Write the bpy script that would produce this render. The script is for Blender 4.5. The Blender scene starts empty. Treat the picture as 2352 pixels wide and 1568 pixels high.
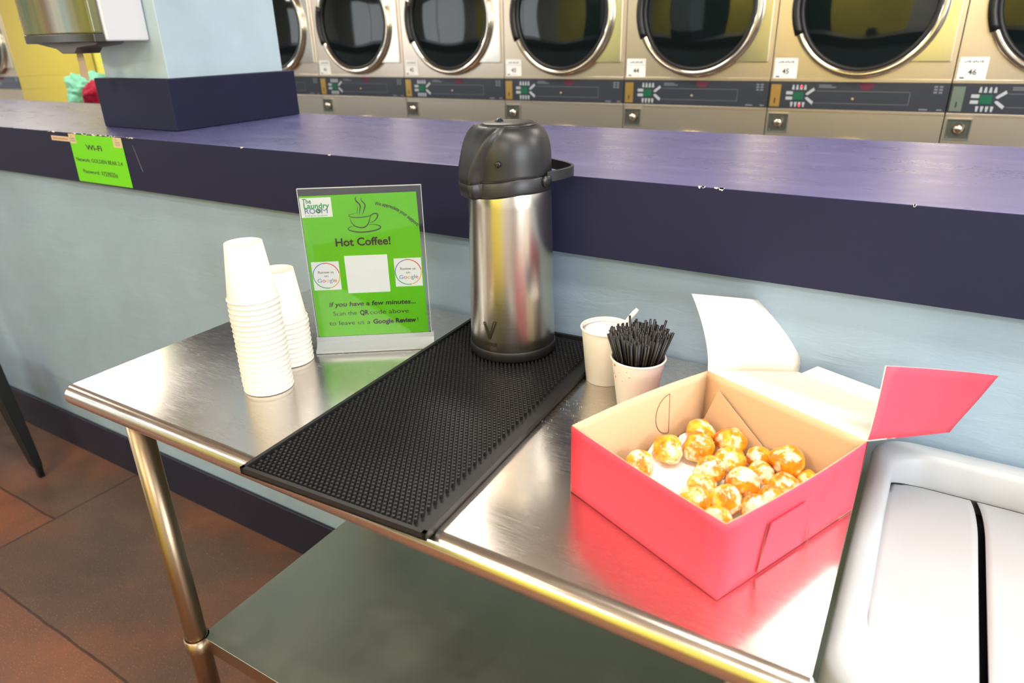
import bpy, bmesh, math, random
from mathutils import Vector, Matrix, noise
C = bpy.context.scene.collection
SC = bpy.context.scene
PI = math.pi
H = 0.9324            # table top height above the floor; design heights below are measured from the table top

# ---------------------------------------------------------------- camera, light, exposure
cam_d = bpy.data.cameras.new('camera')
cam = bpy.data.objects.new('camera', cam_d); C.objects.link(cam)
R_ = ((0.85465637, 0.51876913, -0.02100178), (0.19230686, -0.35387494, -0.91530902), (-0.48226607, 0.7782359, -0.40220434))
m = Matrix(((R_[0][0], -R_[1][0], -R_[2][0], 1.22224),
            (R_[0][1], -R_[1][1], -R_[2][1], -1.10643),
            (R_[0][2], -R_[1][2], -R_[2][2], 0.53558 + H), (0, 0, 0, 1)))
cam.matrix_world = m
cam_d.sensor_fit = 'HORIZONTAL'; cam_d.sensor_width = 36.0
cam_d.lens = 1589.35 / 2352 * 36
cam_d.clip_start = 0.05; cam_d.clip_end = 60
cam_d.dof.use_dof = True; cam_d.dof.focus_distance = 1.15; cam_d.dof.aperture_fstop = 4.8
SC.camera = cam
SC.view_settings.view_transform = 'Standard'; SC.view_settings.look = 'None'
SC.view_settings.gamma = 1; SC.view_settings.use_curve_mapping = False
SC.view_settings.exposure = -0.05
w = bpy.data.worlds.new('world'); SC.world = w; w.use_nodes = True
w.node_tree.nodes['Background'].inputs[0].default_value = (0.75, 0.85, 1.0, 1)
w.node_tree.nodes['Background'].inputs[1].default_value = 0.6

def area(name, loc, target, sx, sy, power, col):
    l = bpy.data.lights.new(name, 'AREA'); l.shape = 'RECTANGLE'; l.size = sx; l.size_y = sy
    l.energy = power; l.color = col
    o = bpy.data.objects.new(name, l); C.objects.link(o); o.location = loc
    o.rotation_euler = (Vector(target) - Vector(loc)).to_track_quat('-Z', 'Y').to_euler()
    return o
CEIL = 3.05
# daylight entering through the shop window on the right wall
area('window_daylight', (4.30, -1.75, 1.75), (0.0, -0.7, 0.9), 2.3, 1.9, 122, (0.88, 0.93, 1.0))
# unseen ceiling lamps, several added to brighten the room: their own light (the fixtures are built further down)
# x, y, power, colour
WARM, NEUT, COOL = (1.0, 0.84, 0.64), (1.0, 0.94, 0.85), (0.93, 0.97, 1.0)
LAMPS = [(1.45, -0.75, 30, NEUT), (-0.6, -1.9, 24, WARM), (-0.9, 1.45, 26, NEUT), (1.6, 1.45, 26, NEUT), (-3.4, -0.6, 14, NEUT), (-4.3, 1.5, 34, NEUT), (1.6, -3.0, 56, NEUT), (-7.2, 1.8, 110, COOL),
         (-3.2, -3.0, 50, COOL), (-6.6, -2.6, 44, COOL), (3.4, 0.9, 60, COOL), (-0.6, -3.5, 60, WARM)]
for k, (lx, ly, pw, lc) in enumerate(LAMPS):
    area('unseen_ceiling_lamp_light', (lx, ly, CEIL - 0.36), (lx, ly, 0), 1.15, 0.28, pw, lc)

# ---------------------------------------------------------------- materials
def lin(c):
    c = c / 255.0
    return c / 12.92 if c <= 0.04045 else ((c + 0.055) / 1.055) ** 2.4
def rgb(t): return (lin(t[0]), lin(t[1]), lin(t[2]), 1)
def mat(name, col, rough=0.5, metal=0.0, spec=0.5, coat=0.0, ior=None):
    m = bpy.data.materials.new(name); m.use_nodes = True
    b = m.node_tree.nodes['Principled BSDF']
    b.inputs['Base Color'].default_value = rgb(col); b.inputs['Roughness'].default_value = rough
    b.inputs['Metallic'].default_value = metal; b.inputs['Specular IOR Level'].default_value = spec
    b.inputs['Coat Weight'].default_value = coat
    if ior: b.inputs['IOR'].default_value = ior
    return m
def nodes(m): return m.node_tree.nodes, m.node_tree.links, m.node_tree.nodes['Principled BSDF']
def coords(m, scale, kind='Object'):
    N, L, b = nodes(m)
    tc = N.new('ShaderNodeTexCoord'); mp = N.new('ShaderNodeMapping'); mp.inputs['Scale'].default_value = scale
    L.new(tc.outputs[kind], mp.inputs['Vector']); return mp.outputs['Vector']
def noise_tex(m, scale, s=(1, 1, 1), detail=4, rough=0.6, dist=0.0):
    N, L, b = nodes(m)
    n = N.new('ShaderNodeTexNoise'); n.inputs['Scale'].default_value = scale; n.inputs['Detail'].default_value = detail
    n.inputs['Roughness'].default_value = rough; n.inputs['Distortion'].default_value = dist
    L.new(coords(m, s), n.inputs['Vector']); return n.outputs['Fac']
def bump(m, fac, strength, dist):
    N, L, b = nodes(m)
    bp = N.new('ShaderNodeBump'); bp.inputs['Strength'].default_value = strength; bp.inputs['Distance'].default_value = dist
    L.new(fac, bp.inputs['Height'])
    if b.inputs['Normal'].links: L.new(b.inputs['Normal'].links[0].from_socket, bp.inputs['Normal'])
    L.new(bp.outputs['Normal'], b.inputs['Normal'])
def ramp(m, fac, stops):
    N, L, b = nodes(m)
    r = N.new('ShaderNodeValToRGB'); e = r.color_ramp.elements
    while len(e) < len(stops): e.new(0.5)
    for k, (p, c) in enumerate(stops): e[k].position = p; e[k].color = rgb(c) if len(c) == 3 else c
    L.new(fac, r.inputs['Fac']); return r.outputs['Color']
def link(m, sock, name):
    N, L, b = nodes(m); L.new(sock, b.inputs[name])
def maprange(m, fac, a, b2, lo, hi):
    N, L, b = nodes(m)
    r = N.new('ShaderNodeMapRange'); r.inputs['From Min'].default_value = a; r.inputs['From Max'].default_value = b2
    r.inputs['To Min'].default_value = lo; r.inputs['To Max'].default_value = hi
    L.new(fac, r.inputs['Value']); return r.outputs['Result']

def mth(op, a, b_, clamp=False):
    N, L = m.node_tree.nodes, m.node_tree.links
    n = N.new('ShaderNodeMath'); n.operation = op; n.use_clamp = clamp
    for k, v in enumerate((a, b_)):
        if v is None: continue
        if isinstance(v, (int, float)): n.inputs[k].default_value = v
        else: L.new(v, n.inputs[k])
    return n.outputs[0]
M = {}
def steel(name, col, rough, s, amt=0.12, bstr=0.08):
    m = mat(name, col, rough, 1.0)
    f = noise_tex(m, 14, s, 5, 0.7)
    link(m, maprange(m, f, 0.3, 0.7, max(0.05, rough - amt / 2), rough + amt / 2), 'Roughness')
    bump(m, f, bstr, 0.0006); return m
# work table steel: brushed, with criss-cross scratches and smudges
m = mat('table_steel', (214, 208, 202), 0.24, 1.0); M['table'] = m
f1 = noise_tex(m, 6, (1, 1, 1), 3, 0.6)
f2 = noise_tex(m, 24, (1.5, 30, 1), 2, 0.6)
link(m, mth('ADD', maprange(m, f1, 0.3, 0.72, 0.17, 0.25), maprange(m, f2, 0.35, 0.65, 0.0, 0.07)), 'Roughness')
bump(m, noise_tex(m, 2.2, (1, 1, 1), 0), 0.2, 0.004)
M['edge'] = steel('table_edge_steel', (208, 200, 192), 0.22, (1, 30, 30))
M['tube'] = steel('leg_steel', (150, 132, 108), 0.34, (20, 20, 2))
m = mat('shelf_galvanised', (172, 178, 166), 0.42, 1.0); M['shelf'] = m
f = noise_tex(m, 7, (1, 1, 1), 5, 0.6); link(m, maprange(m, f, 0.3, 0.7, 0.34, 0.52), 'Roughness'); bump(m, f, 0.05, 0.002)
M['dryer'] = steel('dryer_stainless', (224, 208, 190), 0.32, (40, 40, 1.2), 0.1, 0.05)
M['dryer2'] = steel('dryer_trim_stainless', (222, 216, 204), 0.22, (40, 40, 1.2), 0.1, 0.03)
M['chrome'] = mat('chrome_ring', (226, 216, 200), 0.13, 1.0)
M['pot'] = steel('airpot_brushed_steel', (206, 200, 190), 0.24, (1, 1, 60), 0.06, 0.003)
# painted things
def paint(name, col, rough, bs=0.25, bd=0.003, sc=6, spec=0.4, s=(1, 1, 3)):
    m = mat(name, col, rough, spec=spec); f = noise_tex(m, sc, s, 6, 0.62, 0.6)
    link(m, ramp(m, noise_tex(m, 3, (1, 1, 1), 4), [(0.3, tuple(int(v * 0.95) for v in col)), (0.7, tuple(min(255, int(v * 1.03)) for v in col))]), 'Base Color')
    bump(m, f, bs, bd); return m
M['wall_blue'] = paint('pale_blue_wall_paint', (146, 168, 186), 0.42, 0.35, 0.004, 9, 0.4, (1, 1, 4))
M['pillar_blue'] = paint('pale_blue_pillar_paint', (176, 198, 208), 0.5, 0.1, 0.002)
M['purple'] = paint('shaded_purple_paint', (30, 32, 58), 0.6, 0.10, 0.002, 5, 0.22)  # shade on the ledge front is put into this darker purple
m = mat('lit_purple_counter_top', (92, 91, 136), 0.30, spec=0.5); M['ctop'] = m  # lighter copy of the ledge purple, light on the top painted in
f = noise_tex(m, 6, (1, 3, 1), 3, 0.6)
link(m, ramp(m, f, [(0.3, (88, 88, 134)), (0.62, (94, 94, 142)), (0.88, (120, 120, 164))]), 'Base Color')
link(m, maprange(m, noise_tex(m, 10, (1, 2, 1), 2), 0.3, 0.7, 0.26, 0.34), 'Roughness')
M['base'] = paint('dark_baseboard_paint', (30, 31, 48), 0.4, 0.1, 0.002)
M['yellow'] = paint('yellow_wall_paint', (240, 234, 104), 0.6, 0.05, 0.002)
M['white_wall'] = paint('white_wall_paint', (214, 216, 212), 0.6, 0.05, 0.002)
M['ceil'] = mat('ceiling_paint', (196, 184, 168), 0.8)
M['white'] = mat('white_enamel', (236, 236, 236), 0.4)
M['frame'] = mat('white_window_frame', (230, 230, 230), 0.4)
M['chip'] = mat('bare_chipped_plaster', (232, 226, 214), 0.8)
# floor: stained concrete with saw-cut joints
m = mat('stained_concrete_floor', (96, 62, 50), 0.42, spec=0.4); M['floor'] = m
N, L, b = nodes(m)
f = noise_tex(m, 1.6, (1, 1, 1), 6, 0.6, 0.4)
base = ramp(m, f, [(0.30, (74, 60, 54)), (0.46, (92, 70, 58)), (0.58, (112, 76, 58)), (0.75, (132, 96, 72))])
f2 = noise_tex(m, 260, (1, 1, 1), 2, 0.5)
sp = N.new('ShaderNodeMix'); sp.data_type = 'RGBA'; sp.blend_type = 'MIX'
L.new(maprange(m, f2, 0.62, 0.72, 0.0, 0.55), sp.inputs['Factor']); L.new(base, sp.inputs[6]); sp.inputs[7].default_value = rgb((176, 140, 112))
sepn = N.new('ShaderNodeSeparateXYZ'); L.new(coords(m, (1, 1, 1)), sepn.inputs[0])
wob = mth('MULTIPLY', mth('SUBTRACT', noise_tex(m, 8, (1, 1, 1), 3), 0.5), 0.014)
def joint(sock, at, wd=0.0035):
    d = mth('ABSOLUTE', mth('SUBTRACT', mth('ADD', sock, wob), at), None)
    return mth('LESS_THAN', d, wd)
jx = joint(sepn.outputs[0], -1.13); jy = joint(sepn.outputs[1], -0.556)
jz = mth('MULTIPLY', joint(sepn.outputs[1], -0.295), mth('LESS_THAN', sepn.outputs[0], -1.13))
jj = mth('MAXIMUM', mth('MAXIMUM', jx, jy), jz)
mx = N.new('ShaderNodeMix'); mx.data_type = 'RGBA'; L.new(mth('MULTIPLY', jj, 0.75), mx.inputs['Factor']); L.new(sp.outputs[2], mx.inputs[6]); mx.inputs[7].default_value = rgb((44, 32, 28))
# slabs beyond the joints: light on them painted in as redder, brighter colour
rd = N.new('ShaderNodeMix'); rd.data_type = 'RGBA'; rd.blend_type = 'MULTIPLY'
redm = mth('MAXIMUM', mth('LESS_THAN', sepn.outputs[1], -0.556), mth('MULTIPLY', mth('LESS_THAN', sepn.outputs[0], -1.13), mth('LESS_THAN', sepn.outputs[1], -0.295)))
L.new(redm, rd.inputs['Factor']); L.new(mx.outputs[2], rd.inputs[6]); rd.inputs[7].default_value = (1.4, 1.1, 1.0, 1)
L.new(rd.outputs[2], b.inputs['Base Color'])
bump(m, f2, 0.08, 0.001)

M['rubber'] = mat('black_rubber', (26, 26, 28), 0.5, spec=0.45)
M['plastic'] = mat('black_plastic', (31, 32, 34), 0.38, spec=0.5)
bump(M['plastic'], noise_tex(M['plastic'], 700, (1, 1, 1), 2), 0.12, 0.0004)
M['plastic_dark'] = mat('black_gloss_plastic', (20, 20, 22), 0.3)
M['paper'] = mat('white_paper_cup', (218, 213, 203), 0.5, spec=0.35)
M['paper_in'] = mat('white_cup_inside', (246, 245, 242), 0.4)
m = mat('cream_paper_cup', (242, 236, 224), 0.5); M['cream'] = m
M['stain'] = mat('coffee_stain', (206, 160, 96), 0.5)
M['straw'] = mat('black_stirrer', (14, 12, 12), 0.33)
M['sugar'] = mat('white_sugar', (246, 246, 246), 0.6); bump(M['sugar'], noise_tex(M['sugar'], 900, (1, 1, 1), 2), 0.5, 0.001)
M['wplastic'] = mat('white_plastic', (240, 238, 232), 0.35)
M['pink'] = mat('pink_cardboard', (240, 72, 92), 0.5, spec=0.35)
M['kraft'] = mat('kraft_cardboard', (214, 182, 146), 0.75, spec=0.2)
bump(M['kraft'], noise_tex(M['kraft'], 300, (1, 1, 1), 2), 0.1, 0.0005)
M['lid_in'] = mat('pale_lid_inside', (246, 236, 222), 0.7, spec=0.2)
M['slit'] = mat('cut_line', (120, 74, 66), 0.8)
M['liner'] = mat('wax_paper', (248, 246, 244), 0.45)
m = mat('glazed_dough', (214, 128, 32), 0.28, spec=0.6, coat=0.5); M['donut'] = m
N, L, b = nodes(m)
oi = N.new('ShaderNodeObjectInfo')
tc = N.new('ShaderNodeTexCoord'); ad = N.new('ShaderNodeVectorMath'); ad.operation = 'ADD'
cm = N.new('ShaderNodeCombineXYZ'); ml = mth('MULTIPLY', oi.outputs['Random'], 20.0)
for k in range(3): L.new(ml, cm.inputs[k])
L.new(tc.outputs['Object'], ad.inputs[0]); L.new(cm.outputs[0], ad.inputs[1])
n1 = N.new('ShaderNodeTexNoise'); n1.inputs['Scale'].default_value = 42; n1.inputs['Detail'].default_value = 3; n1.inputs['Distortion'].default_value = 0.8
L.new(ad.outputs[0], n1.inputs['Vector'])
n2 = N.new('ShaderNodeTexNoise'); n2.inputs['Scale'].default_value = 52; n2.inputs['Detail'].default_value = 4; n2.inputs['Roughness'].default_value = 0.6
L.new(ad.outputs[0], n2.inputs['Vector'])
dough = ramp(m, n1.outputs['Fac'], [(0.32, (204, 104, 6)), (0.5, (234, 152, 22)), (0.68, (246, 200, 72))])
mx2 = N.new('ShaderNodeMix'); mx2.data_type = 'RGBA'; L.new(maprange(m, n2.outputs['Fac'], 0.50, 0.60, 0.0, 0.9), mx2.inputs['Factor'])
L.new(dough, mx2.inputs[6]); mx2.inputs[7].default_value = rgb((252, 240, 208)); L.new(mx2.outputs[2], b.inputs['Base Color'])
bump(m, n2.outputs['Fac'], 0.5, 0.003)
M['green'] = mat('lime_green_paper', (106, 202, 8), 0.55, spec=0.3)
M['green2'] = mat('green_print', (34, 160, 70), 0.6)
M['dgreen'] = mat('dark_green_print', (20, 130, 60), 0.6)
M['slate'] = mat('slate_blue_print', (110, 130, 165), 0.6)
M['ink'] = mat('dark_ink', (58, 48, 44), 0.6)
M['wpaper'] = mat('white_print', (244, 244, 240), 0.55)
M['gb'] = mat('blue_print', (110, 130, 190), 0.6); M['gr'] = mat('red_print', (226, 70, 50), 0.6)
M['gy'] = mat('yellow_print', (250, 190, 30), 0.6); M['gg'] = mat('green_ring_print', (50, 165, 80), 0.6)
M['tape'] = mat('beige_tape', (206, 180, 146), 0.5)
M['stain2'] = mat('faded_brown_print', (160, 132, 104), 0.6)
M['logo'] = mat('engraved_logo', (34, 22, 14), 0.5)
# clear acrylic
m = bpy.data.materials.new('clear_acrylic'); m.use_nodes = True; M['acrylic'] = m
N = m.node_tree.nodes; L = m.node_tree.links; N.remove(N['Principled BSDF'])
tr = N.new('ShaderNodeBsdfTransparent'); tr.inputs[0].default_value = (0.96, 0.97, 0.97, 1)
gl = N.new('ShaderNodeBsdfGlossy'); gl.inputs['Roughness'].default_value = 0.03
fr = N.new('ShaderNodeFresnel'); fr.inputs['IOR'].default_value = 1.49
mxs = N.new('ShaderNodeMixShader'); L.new(fr.outputs[0], mxs.inputs[0]); L.new(tr.outputs[0], mxs.inputs[1]); L.new(gl.outputs[0], mxs.inputs[2])
L.new(mxs.outputs[0], N['Material Output'].inputs['Surface'])
M['acrylic_edge'] = mat('acrylic_edge', (206, 214, 212), 0.12, spec=0.6); M['acrylic_edge'].node_tree.nodes['Principled BSDF'].inputs['Transmission Weight'].default_value = 0.55
M['dusk'] = mat('dark_teal_glazing', (36, 66, 66), 0.1)
M['bin'] = mat('light_grey_bin_plastic', (184, 189, 193), 0.42, spec=0.45)
bump(M['bin'], noise_tex(M['bin'], 9, (1, 1, 1), 5), 0.05, 0.002)
M['glass'] = mat('dark_door_glass', (16, 22, 22), 0.05, spec=0.5, ior=1.5)
M['gasket'] = mat('black_gasket', (22, 22, 24), 0.4)
M['panel'] = mat('slate_control_panel', (52, 56, 66), 0.3)
M['led_green'] = mat('green_display', (24, 96, 72), 0.3)
M['key'] = mat('grey_keys', (176, 182, 188), 0.5)
M['print'] = mat('pale_panel_print', (120, 124, 132), 0.5)
M['gold'] = mat('brass_plate', (196, 160, 92), 0.35, 0.8)
M['plategrey'] = mat('grey_green_plate', (120, 134, 124), 0.4, 0.6)
M['redprint'] = mat('red_panel_print', (96, 30, 58), 0.5)
M['button'] = mat('small_round_button', (190, 170, 150), 0.3, 0.6)
M['lockbox'] = mat('dark_lock_plate', (112, 114, 108), 0.35, 0.8)
m = mat('red_indicator', (255, 40, 40), 0.4); b = m.node_tree.nodes['Principled BSDF']; b.inputs['Emission Color'].default_value = (1, 0.02, 0.05, 1); b.inputs['Emission Strength'].default_value = 3; M['led_red'] = m
m = mat('lamp_diffuser', (255, 250, 240), 0.4); b = m.node_tree.nodes['Principled BSDF']; b.inputs['Emission Color'].default_value = (1, 0.93, 0.82, 1); b.inputs['Emission Strength'].default_value = 4.5; M['diffuser'] = m
m = mat('daylit_glazing', (230, 238, 245), 0.2); b = m.node_tree.nodes['Principled BSDF']; b.inputs['Emission Color'].default_value = (0.88, 0.94, 1, 1); b.inputs['Emission Strength'].default_value = 3.2; M['glazing'] = m
m = mat('smoke_green_cover', (88, 96, 58), 0.18, spec=0.6); M['smoke'] = m
N, L, b = nodes(m)
L.new(ramp(m, noise_tex(m, 4.5, (2.2, 1, 0.25), 3), [(0.3, (70, 92, 62)), (0.5, (118, 112, 62)), (0.66, (104, 84, 50)), (0.8, (72, 68, 54))]), b.inputs['Base Color'])
M['smoke_dark'] = mat('dark_smoke_plastic', (44, 44, 38), 0.3)
M['nozzle'] = mat('grey_nozzle', (84, 80, 78), 0.4)
M['disp_white'] = mat('pale_grey_housing', (206, 208, 212), 0.4)
M['towel'] = mat('brown_paper_towel', (176, 160, 138), 0.85)
M['cloth_green'] = mat('mint_terry', (128, 200, 168), 0.95); M['cloth_red'] = mat('crimson_terry', (158, 10, 48), 0.95)
for k in ('cloth_green', 'cloth_red'): bump(M[k], noise_tex(M[k], 60, (1, 1, 1), 4), 0.8, 0.01)
M['wood'] = mat('tan_laminate', (170, 130, 84), 0.5)
M['chair'] = mat('black_painted_steel', (16, 16, 17), 0.42, 0.3)

# ---------------------------------------------------------------- geometry helpers
class MB:
    """collects shapes; build() links them as one mesh object"""
    def __init__(s): s.v = []; s.f = []; s.mi = []; s.sm = []
    def add(s, vs, fs, mi=0, sm=False):
        o = len(s.v); s.v += [tuple(v) for v in vs]
        for f in fs: s.f.append([o + i for i in f]); s.mi.append(mi); s.sm.append(sm)
    def box(s, x0, y0, z0, x1, y1, z1, mi=0):
        vs = [(x, y, z) for x in (x0, x1) for y in (y0, y1) for z in (z0, z1)]
        s.add(vs, [(0, 1, 3, 2), (4, 6, 7, 5), (0, 4, 5, 1), (2, 3, 7, 6), (0, 2, 6, 4), (1, 5, 7, 3)], mi)
    def lathe(s, prof, n=48, cx=0, cy=0, z0=0, mi=0, sm=True, caps=(True, True), scale=(1, 1)):
        vs = []
        for r, z in prof:
            for k in range(n):
                a = 2 * PI * k / n; vs.append((cx + r * math.cos(a) * scale[0], cy + r * math.sin(a) * scale[1], z0 + z))
        fs = []
        for j in range(len(prof) - 1):
            for k in range(n): fs.append((j * n + k, j * n + (k + 1) % n, (j + 1) * n + (k + 1) % n, (j + 1) * n + k))
        s.add(vs, fs, mi, sm)
        o = len(s.v) - len(vs)
        if caps[0]: s.f.append([o + k for k in range(n)][::-1]); s.mi.append(mi); s.sm.append(False)
        if caps[1]: s.f.append([o + (len(prof) - 1) * n + k for k in range(n)]); s.mi.append(mi); s.sm.append(False)
    def tube(s, pts, r, n=12, mi=0, cap=True, flat=None):
        """sweep a circle (or an ellipse: flat=(ry, rz)) along points"""
        pts = [Vector(p) for p in pts]; rings = []; up = Vector((0, 0, 1))
        for i, p in enumerate(pts):
            t = (pts[min(i + 1, len(pts) - 1)] - pts[max(i - 1, 0)]).normalized()
            u = up if abs(t.dot(up)) < 0.95 else Vector((1, 0, 0))
            a = t.cross(u).normalized(); b = a.cross(t).normalized()
            rr = r[i] if isinstance(r, (list, tuple)) else r
            ra, rb = (rr, rr) if flat is None else flat
            rings.append([p + a * ra * math.cos(2 * PI * k / n) + b * rb * math.sin(2 * PI * k / n) for k in range(n)])
        vs = [v for g in rings for v in g]; fs = []
        for j in range(len(pts) - 1):
            for k in range(n): fs.append((j * n + k, j * n + (k + 1) % n, (j + 1) * n + (k + 1) % n, (j + 1) * n + k))
        s.add(vs, fs, mi, True)
        if cap:
            o = len(s.v) - len(vs)
            s.f.append([o + k for k in range(n)][::-1]); s.mi.append(mi); s.sm.append(False)
            s.f.append([o + (len(pts) - 1) * n + k for k in range(n)]); s.mi.append(mi); s.sm.append(False)
    def ring(s, R, r, cx, cy, cz, axis='y', n=64, k=12, mi=0, fy=1.0):
        vs = []; fs = []
        for i in range(n):
            a = 2 * PI * i / n
            for j in range(k):
                b = 2 * PI * j / k; q = R + r * math.cos(b); d = r * math.sin(b) * fy
                vs.append((cx + q * math.cos(a), cy + d, cz + q * math.sin(a)) if axis == 'y' else (cx + q * math.cos(a), cy + q * math.sin(a), cz + d))
        for i in range(n):
            for j in range(k): fs.append((i * k + j, i * k + (j + 1) % k, ((i + 1) % n) * k + (j + 1) % k, ((i + 1) % n) * k + j))
        s.add(vs, fs, mi, True)
    def prism(s, poly, y0, y1, mi=0, axis='y'):
        """poly of (a,b) extruded: axis y -> (a, y, b); axis z -> (a, b, z); axis x -> (x, a, b)"""
        n = len(poly)
        P = {'y': lambda a, b, c: (a, c, b), 'z': lambda a, b, c: (a, b, c), 'x': lambda a, b, c: (c, a, b)}[axis]
        vs = [P(a, b, y0) for a, b in poly] + [P(a, b, y1) for a, b in poly]
        s.add(vs, [list(range(n)), list(range(n, 2 * n))[::-1]] + [(k, k + n, (k + 1) % n + n, (k + 1) % n) for k in range(n)], mi)
    def stroke(s, pts, wd, y=0.0, mi=0):
        """flat inked line in the xz plane with its own width along the way"""
        n = len(pts); vs = []
        for i, p in enumerate(pts):
            a = Vector(pts[max(i - 1, 0)]); b = Vector(pts[min(i + 1, n - 1)]); t = (b - a); t = t.normalized() if t.length > 0 else Vector((1, 0))
            nn = Vector((-t.y, t.x)); ww = (wd[i] if isinstance(wd, (list, tuple)) else wd) / 2
            vs += [(p[0] + nn.x * ww, y, p[1] + nn.y * ww), (p[0] - nn.x * ww, y, p[1] - nn.y * ww)]
        s.add(vs, [(2 * i, 2 * i + 1, 2 * i + 3, 2 * i + 2) for i in range(n - 1)], mi)
    def rect(s, x0, z0, x1, z1, y=0.0, mi=0): s.add([(x0, y, z0), (x1, y, z0), (x1, y, z1), (x0, y, z1)], [(0, 1, 2, 3)], mi)
    def mesh(s, name, mats):
        me = bpy.data.meshes.new(name); me.from_pydata(s.v, [], s.f); me.update()
        for mm in (mats if isinstance(mats, (list, tuple)) else [mats]): me.materials.append(mm)
        me.polygons.foreach_set('material_index', s.mi); me.polygons.foreach_set('use_smooth', s.sm)
        bm = bmesh.new(); bm.from_mesh(me); bmesh.ops.recalc_face_normals(bm, faces=bm.faces); bm.to_mesh(me); bm.free()
        return me
    def build(s, name, mats, parent=None, bevel=0, seg=2, label=None):
        return put(name, s.mesh(name, mats), parent, bevel, seg, label)
def put(name, me, parent=None, bevel=0, seg=2, label=None, loc=None):
    o = bpy.data.objects.new(name, me); C.objects.link(o)
    if parent: o.parent = parent
    if loc: o.location = loc
    if bevel:
        b = o.modifiers.new('bevel', 'BEVEL'); b.width = bevel; b.segments = seg; b.limit_method = 'ANGLE'; b.angle_limit = math.radians(35)
        me.polygons.foreach_set('use_smooth', [True] * len(me.polygons)); b.harden_normals = True
    if label: o['label'] = label
    return o
def thing(name, label, cat, loc=(0, 0, 0), rotz=0.0, group=None):
    o = bpy.data.objects.new(name, None); C.objects.link(o); o.empty_display_size = 0.05
    o.location = loc; o.rotation_euler = (0, 0, rotz); return tag(o, label, cat, group)
def tag(o, label, cat, group=None):
    o['label'] = label; o['category'] = cat
    if group: o['group'] = group
    return o
def struct(o): o['kind'] = 'structure'; return o
def copy_tree(o, label=None):
    c = o.copy(); C.objects.link(c)
    if label: c['label'] = label
    for ch in list(o.children):
        d = ch.copy(); C.objects.link(d); d.parent = c
        for g in list(ch.children):
            e = g.copy(); C.objects.link(e); e.parent = d
    return c
def smooth_path(pts, k=8, closed=False):
    P = [Vector(p) for p in pts]; out = []; n = len(P)
    rng = range(n if closed else n - 1)
    for i in rng:
        p0 = P[(i - 1) % n] if closed or i > 0 else P[0]; p1 = P[i % n]; p2 = P[(i + 1) % n]; p3 = P[(i + 2) % n] if closed or i + 2 < n else P[-1]
        for j in range(k):
            t = j / k
            out.append(0.5 * ((2 * p1) + (p2 - p0) * t + (2 * p0 - 5 * p1 + 4 * p2 - p3) * t * t + (3 * p1 - p0 - 3 * p2 + p3) * t ** 3))
    if not closed: out.append(P[-1])
    return out
def text_mesh(body, size, align='CENTER', bold=0.0, sx=1.0, shear=0.0, width=None):
    cu = bpy.data.curves.new('lettering', 'FONT'); cu.body = body; cu.size = size; cu.align_x = align; cu.offset = bold; cu.shear = shear; cu.resolution_u = 3
    ob = bpy.data.objects.new('lettering', cu); C.objects.link(ob); bpy.context.view_layer.update()
    me = bpy.data.meshes.new_from_object(ob); bpy.data.objects.remove(ob); bpy.data.curves.remove(cu)
    if width:
        xs = [v.co.x for v in me.vertices]; sx = width / (max(xs) - min(xs))
    for v in me.vertices: v.co.x *= sx
    return me
def lettering(body, size, mats, parent, x, y, z, name='lettering', fn=None, **kw):
    """writing that stands upright, facing -y, baseline at z; fn maps (u, v) to a point"""
    me = text_mesh(body, size, **kw); me.materials.clear()
    for mm in (mats if isinstance(mats, (list, tuple)) else [mats]): me.materials.append(mm)
    for v in me.vertices:
        u, vv = v.co.x, v.co.y
        v.co = fn(u, vv) if fn else Vector((x + u, y, z + vv))
    return put(name, me, parent)

# ---------------------------------------------------------------- the setting
XL, XR, YR, YB = -10.2, 4.4, -4.2, 3.62
b = MB(); b.box(XL, YR, -0.1, XR, YB, 0); struct(b.build('floor', M['floor']))
b = MB(); b.box(XL, YR, CEIL, XR, YB, CEIL + 0.1); struct(b.build('ceiling', M['ceil']))
b = MB(); b.box(-4.9, YB, 0, XR, YB + 0.1, CEIL); b.box(XL, YB, 0, -4.9, YB + 0.1, CEIL, 1); struct(b.build('wall_back', [M['white_wall'], M['yellow']]))
b = MB(); b.box(XL - 0.1, YR, 0, XL, YB, CEIL); struct(b.build('wall_left', M['white_wall']))
b = MB(); b.box(XL, YR - 0.1, 0, -8.6, YR, CEIL); b.box(-5.4, YR - 0.1, 0, -4.4, YR, CEIL); b.box(-8.6, YR - 0.1, 0, -5.4, YR, .8); b.box(-8.6, YR - 0.1, 2.6, -5.4, YR, CEIL); b.box(1.35, YR - 0.1, 0, XR, YR, CEIL); b.box(-3.1, YR - 0.1, 0, -1.0, YR, 0.5); b.box(-3.1, YR - 0.1, 2.5, -1.0, YR, CEIL)
b.box(-4.4, YR - 0.1, 0, -3.1, YR, CEIL, 1); b.box(-1.0, YR - 0.1, 0, 1.35, YR, CEIL, 1); struct(b.build('wall_rear', [M['white_wall'], M['yellow']]))
b = MB()
for q in ((-3.1, .5, -3.04, 2.5), (-1.06, .5, -1.0, 2.5), (-3.1, .5, -1.0, .56), (-3.1, 2.44, -1.0, 2.5), (-2.08, .5, -2.02, 2.5)): b.box(q[0], YR - .08, q[1], q[2], YR - .02, q[3])
wn2 = struct(b.build('window_2', M['gasket'])); b = MB(); b.box(-3.04, YR - .055, .56, -1.06, YR - .05, 2.44); b.build('pane', M['dusk'], wn2)
b = MB()
for q in ((-8.6, .8, -8.54, 2.6), (-5.46, .8, -5.4, 2.6), (-8.6, .8, -5.4, .86), (-8.6, 2.54, -5.4, 2.6), (-7.03, .8, -6.97, 2.6)): b.box(q[0], YR - .08, q[1], q[2], YR - .02, q[3])
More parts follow.
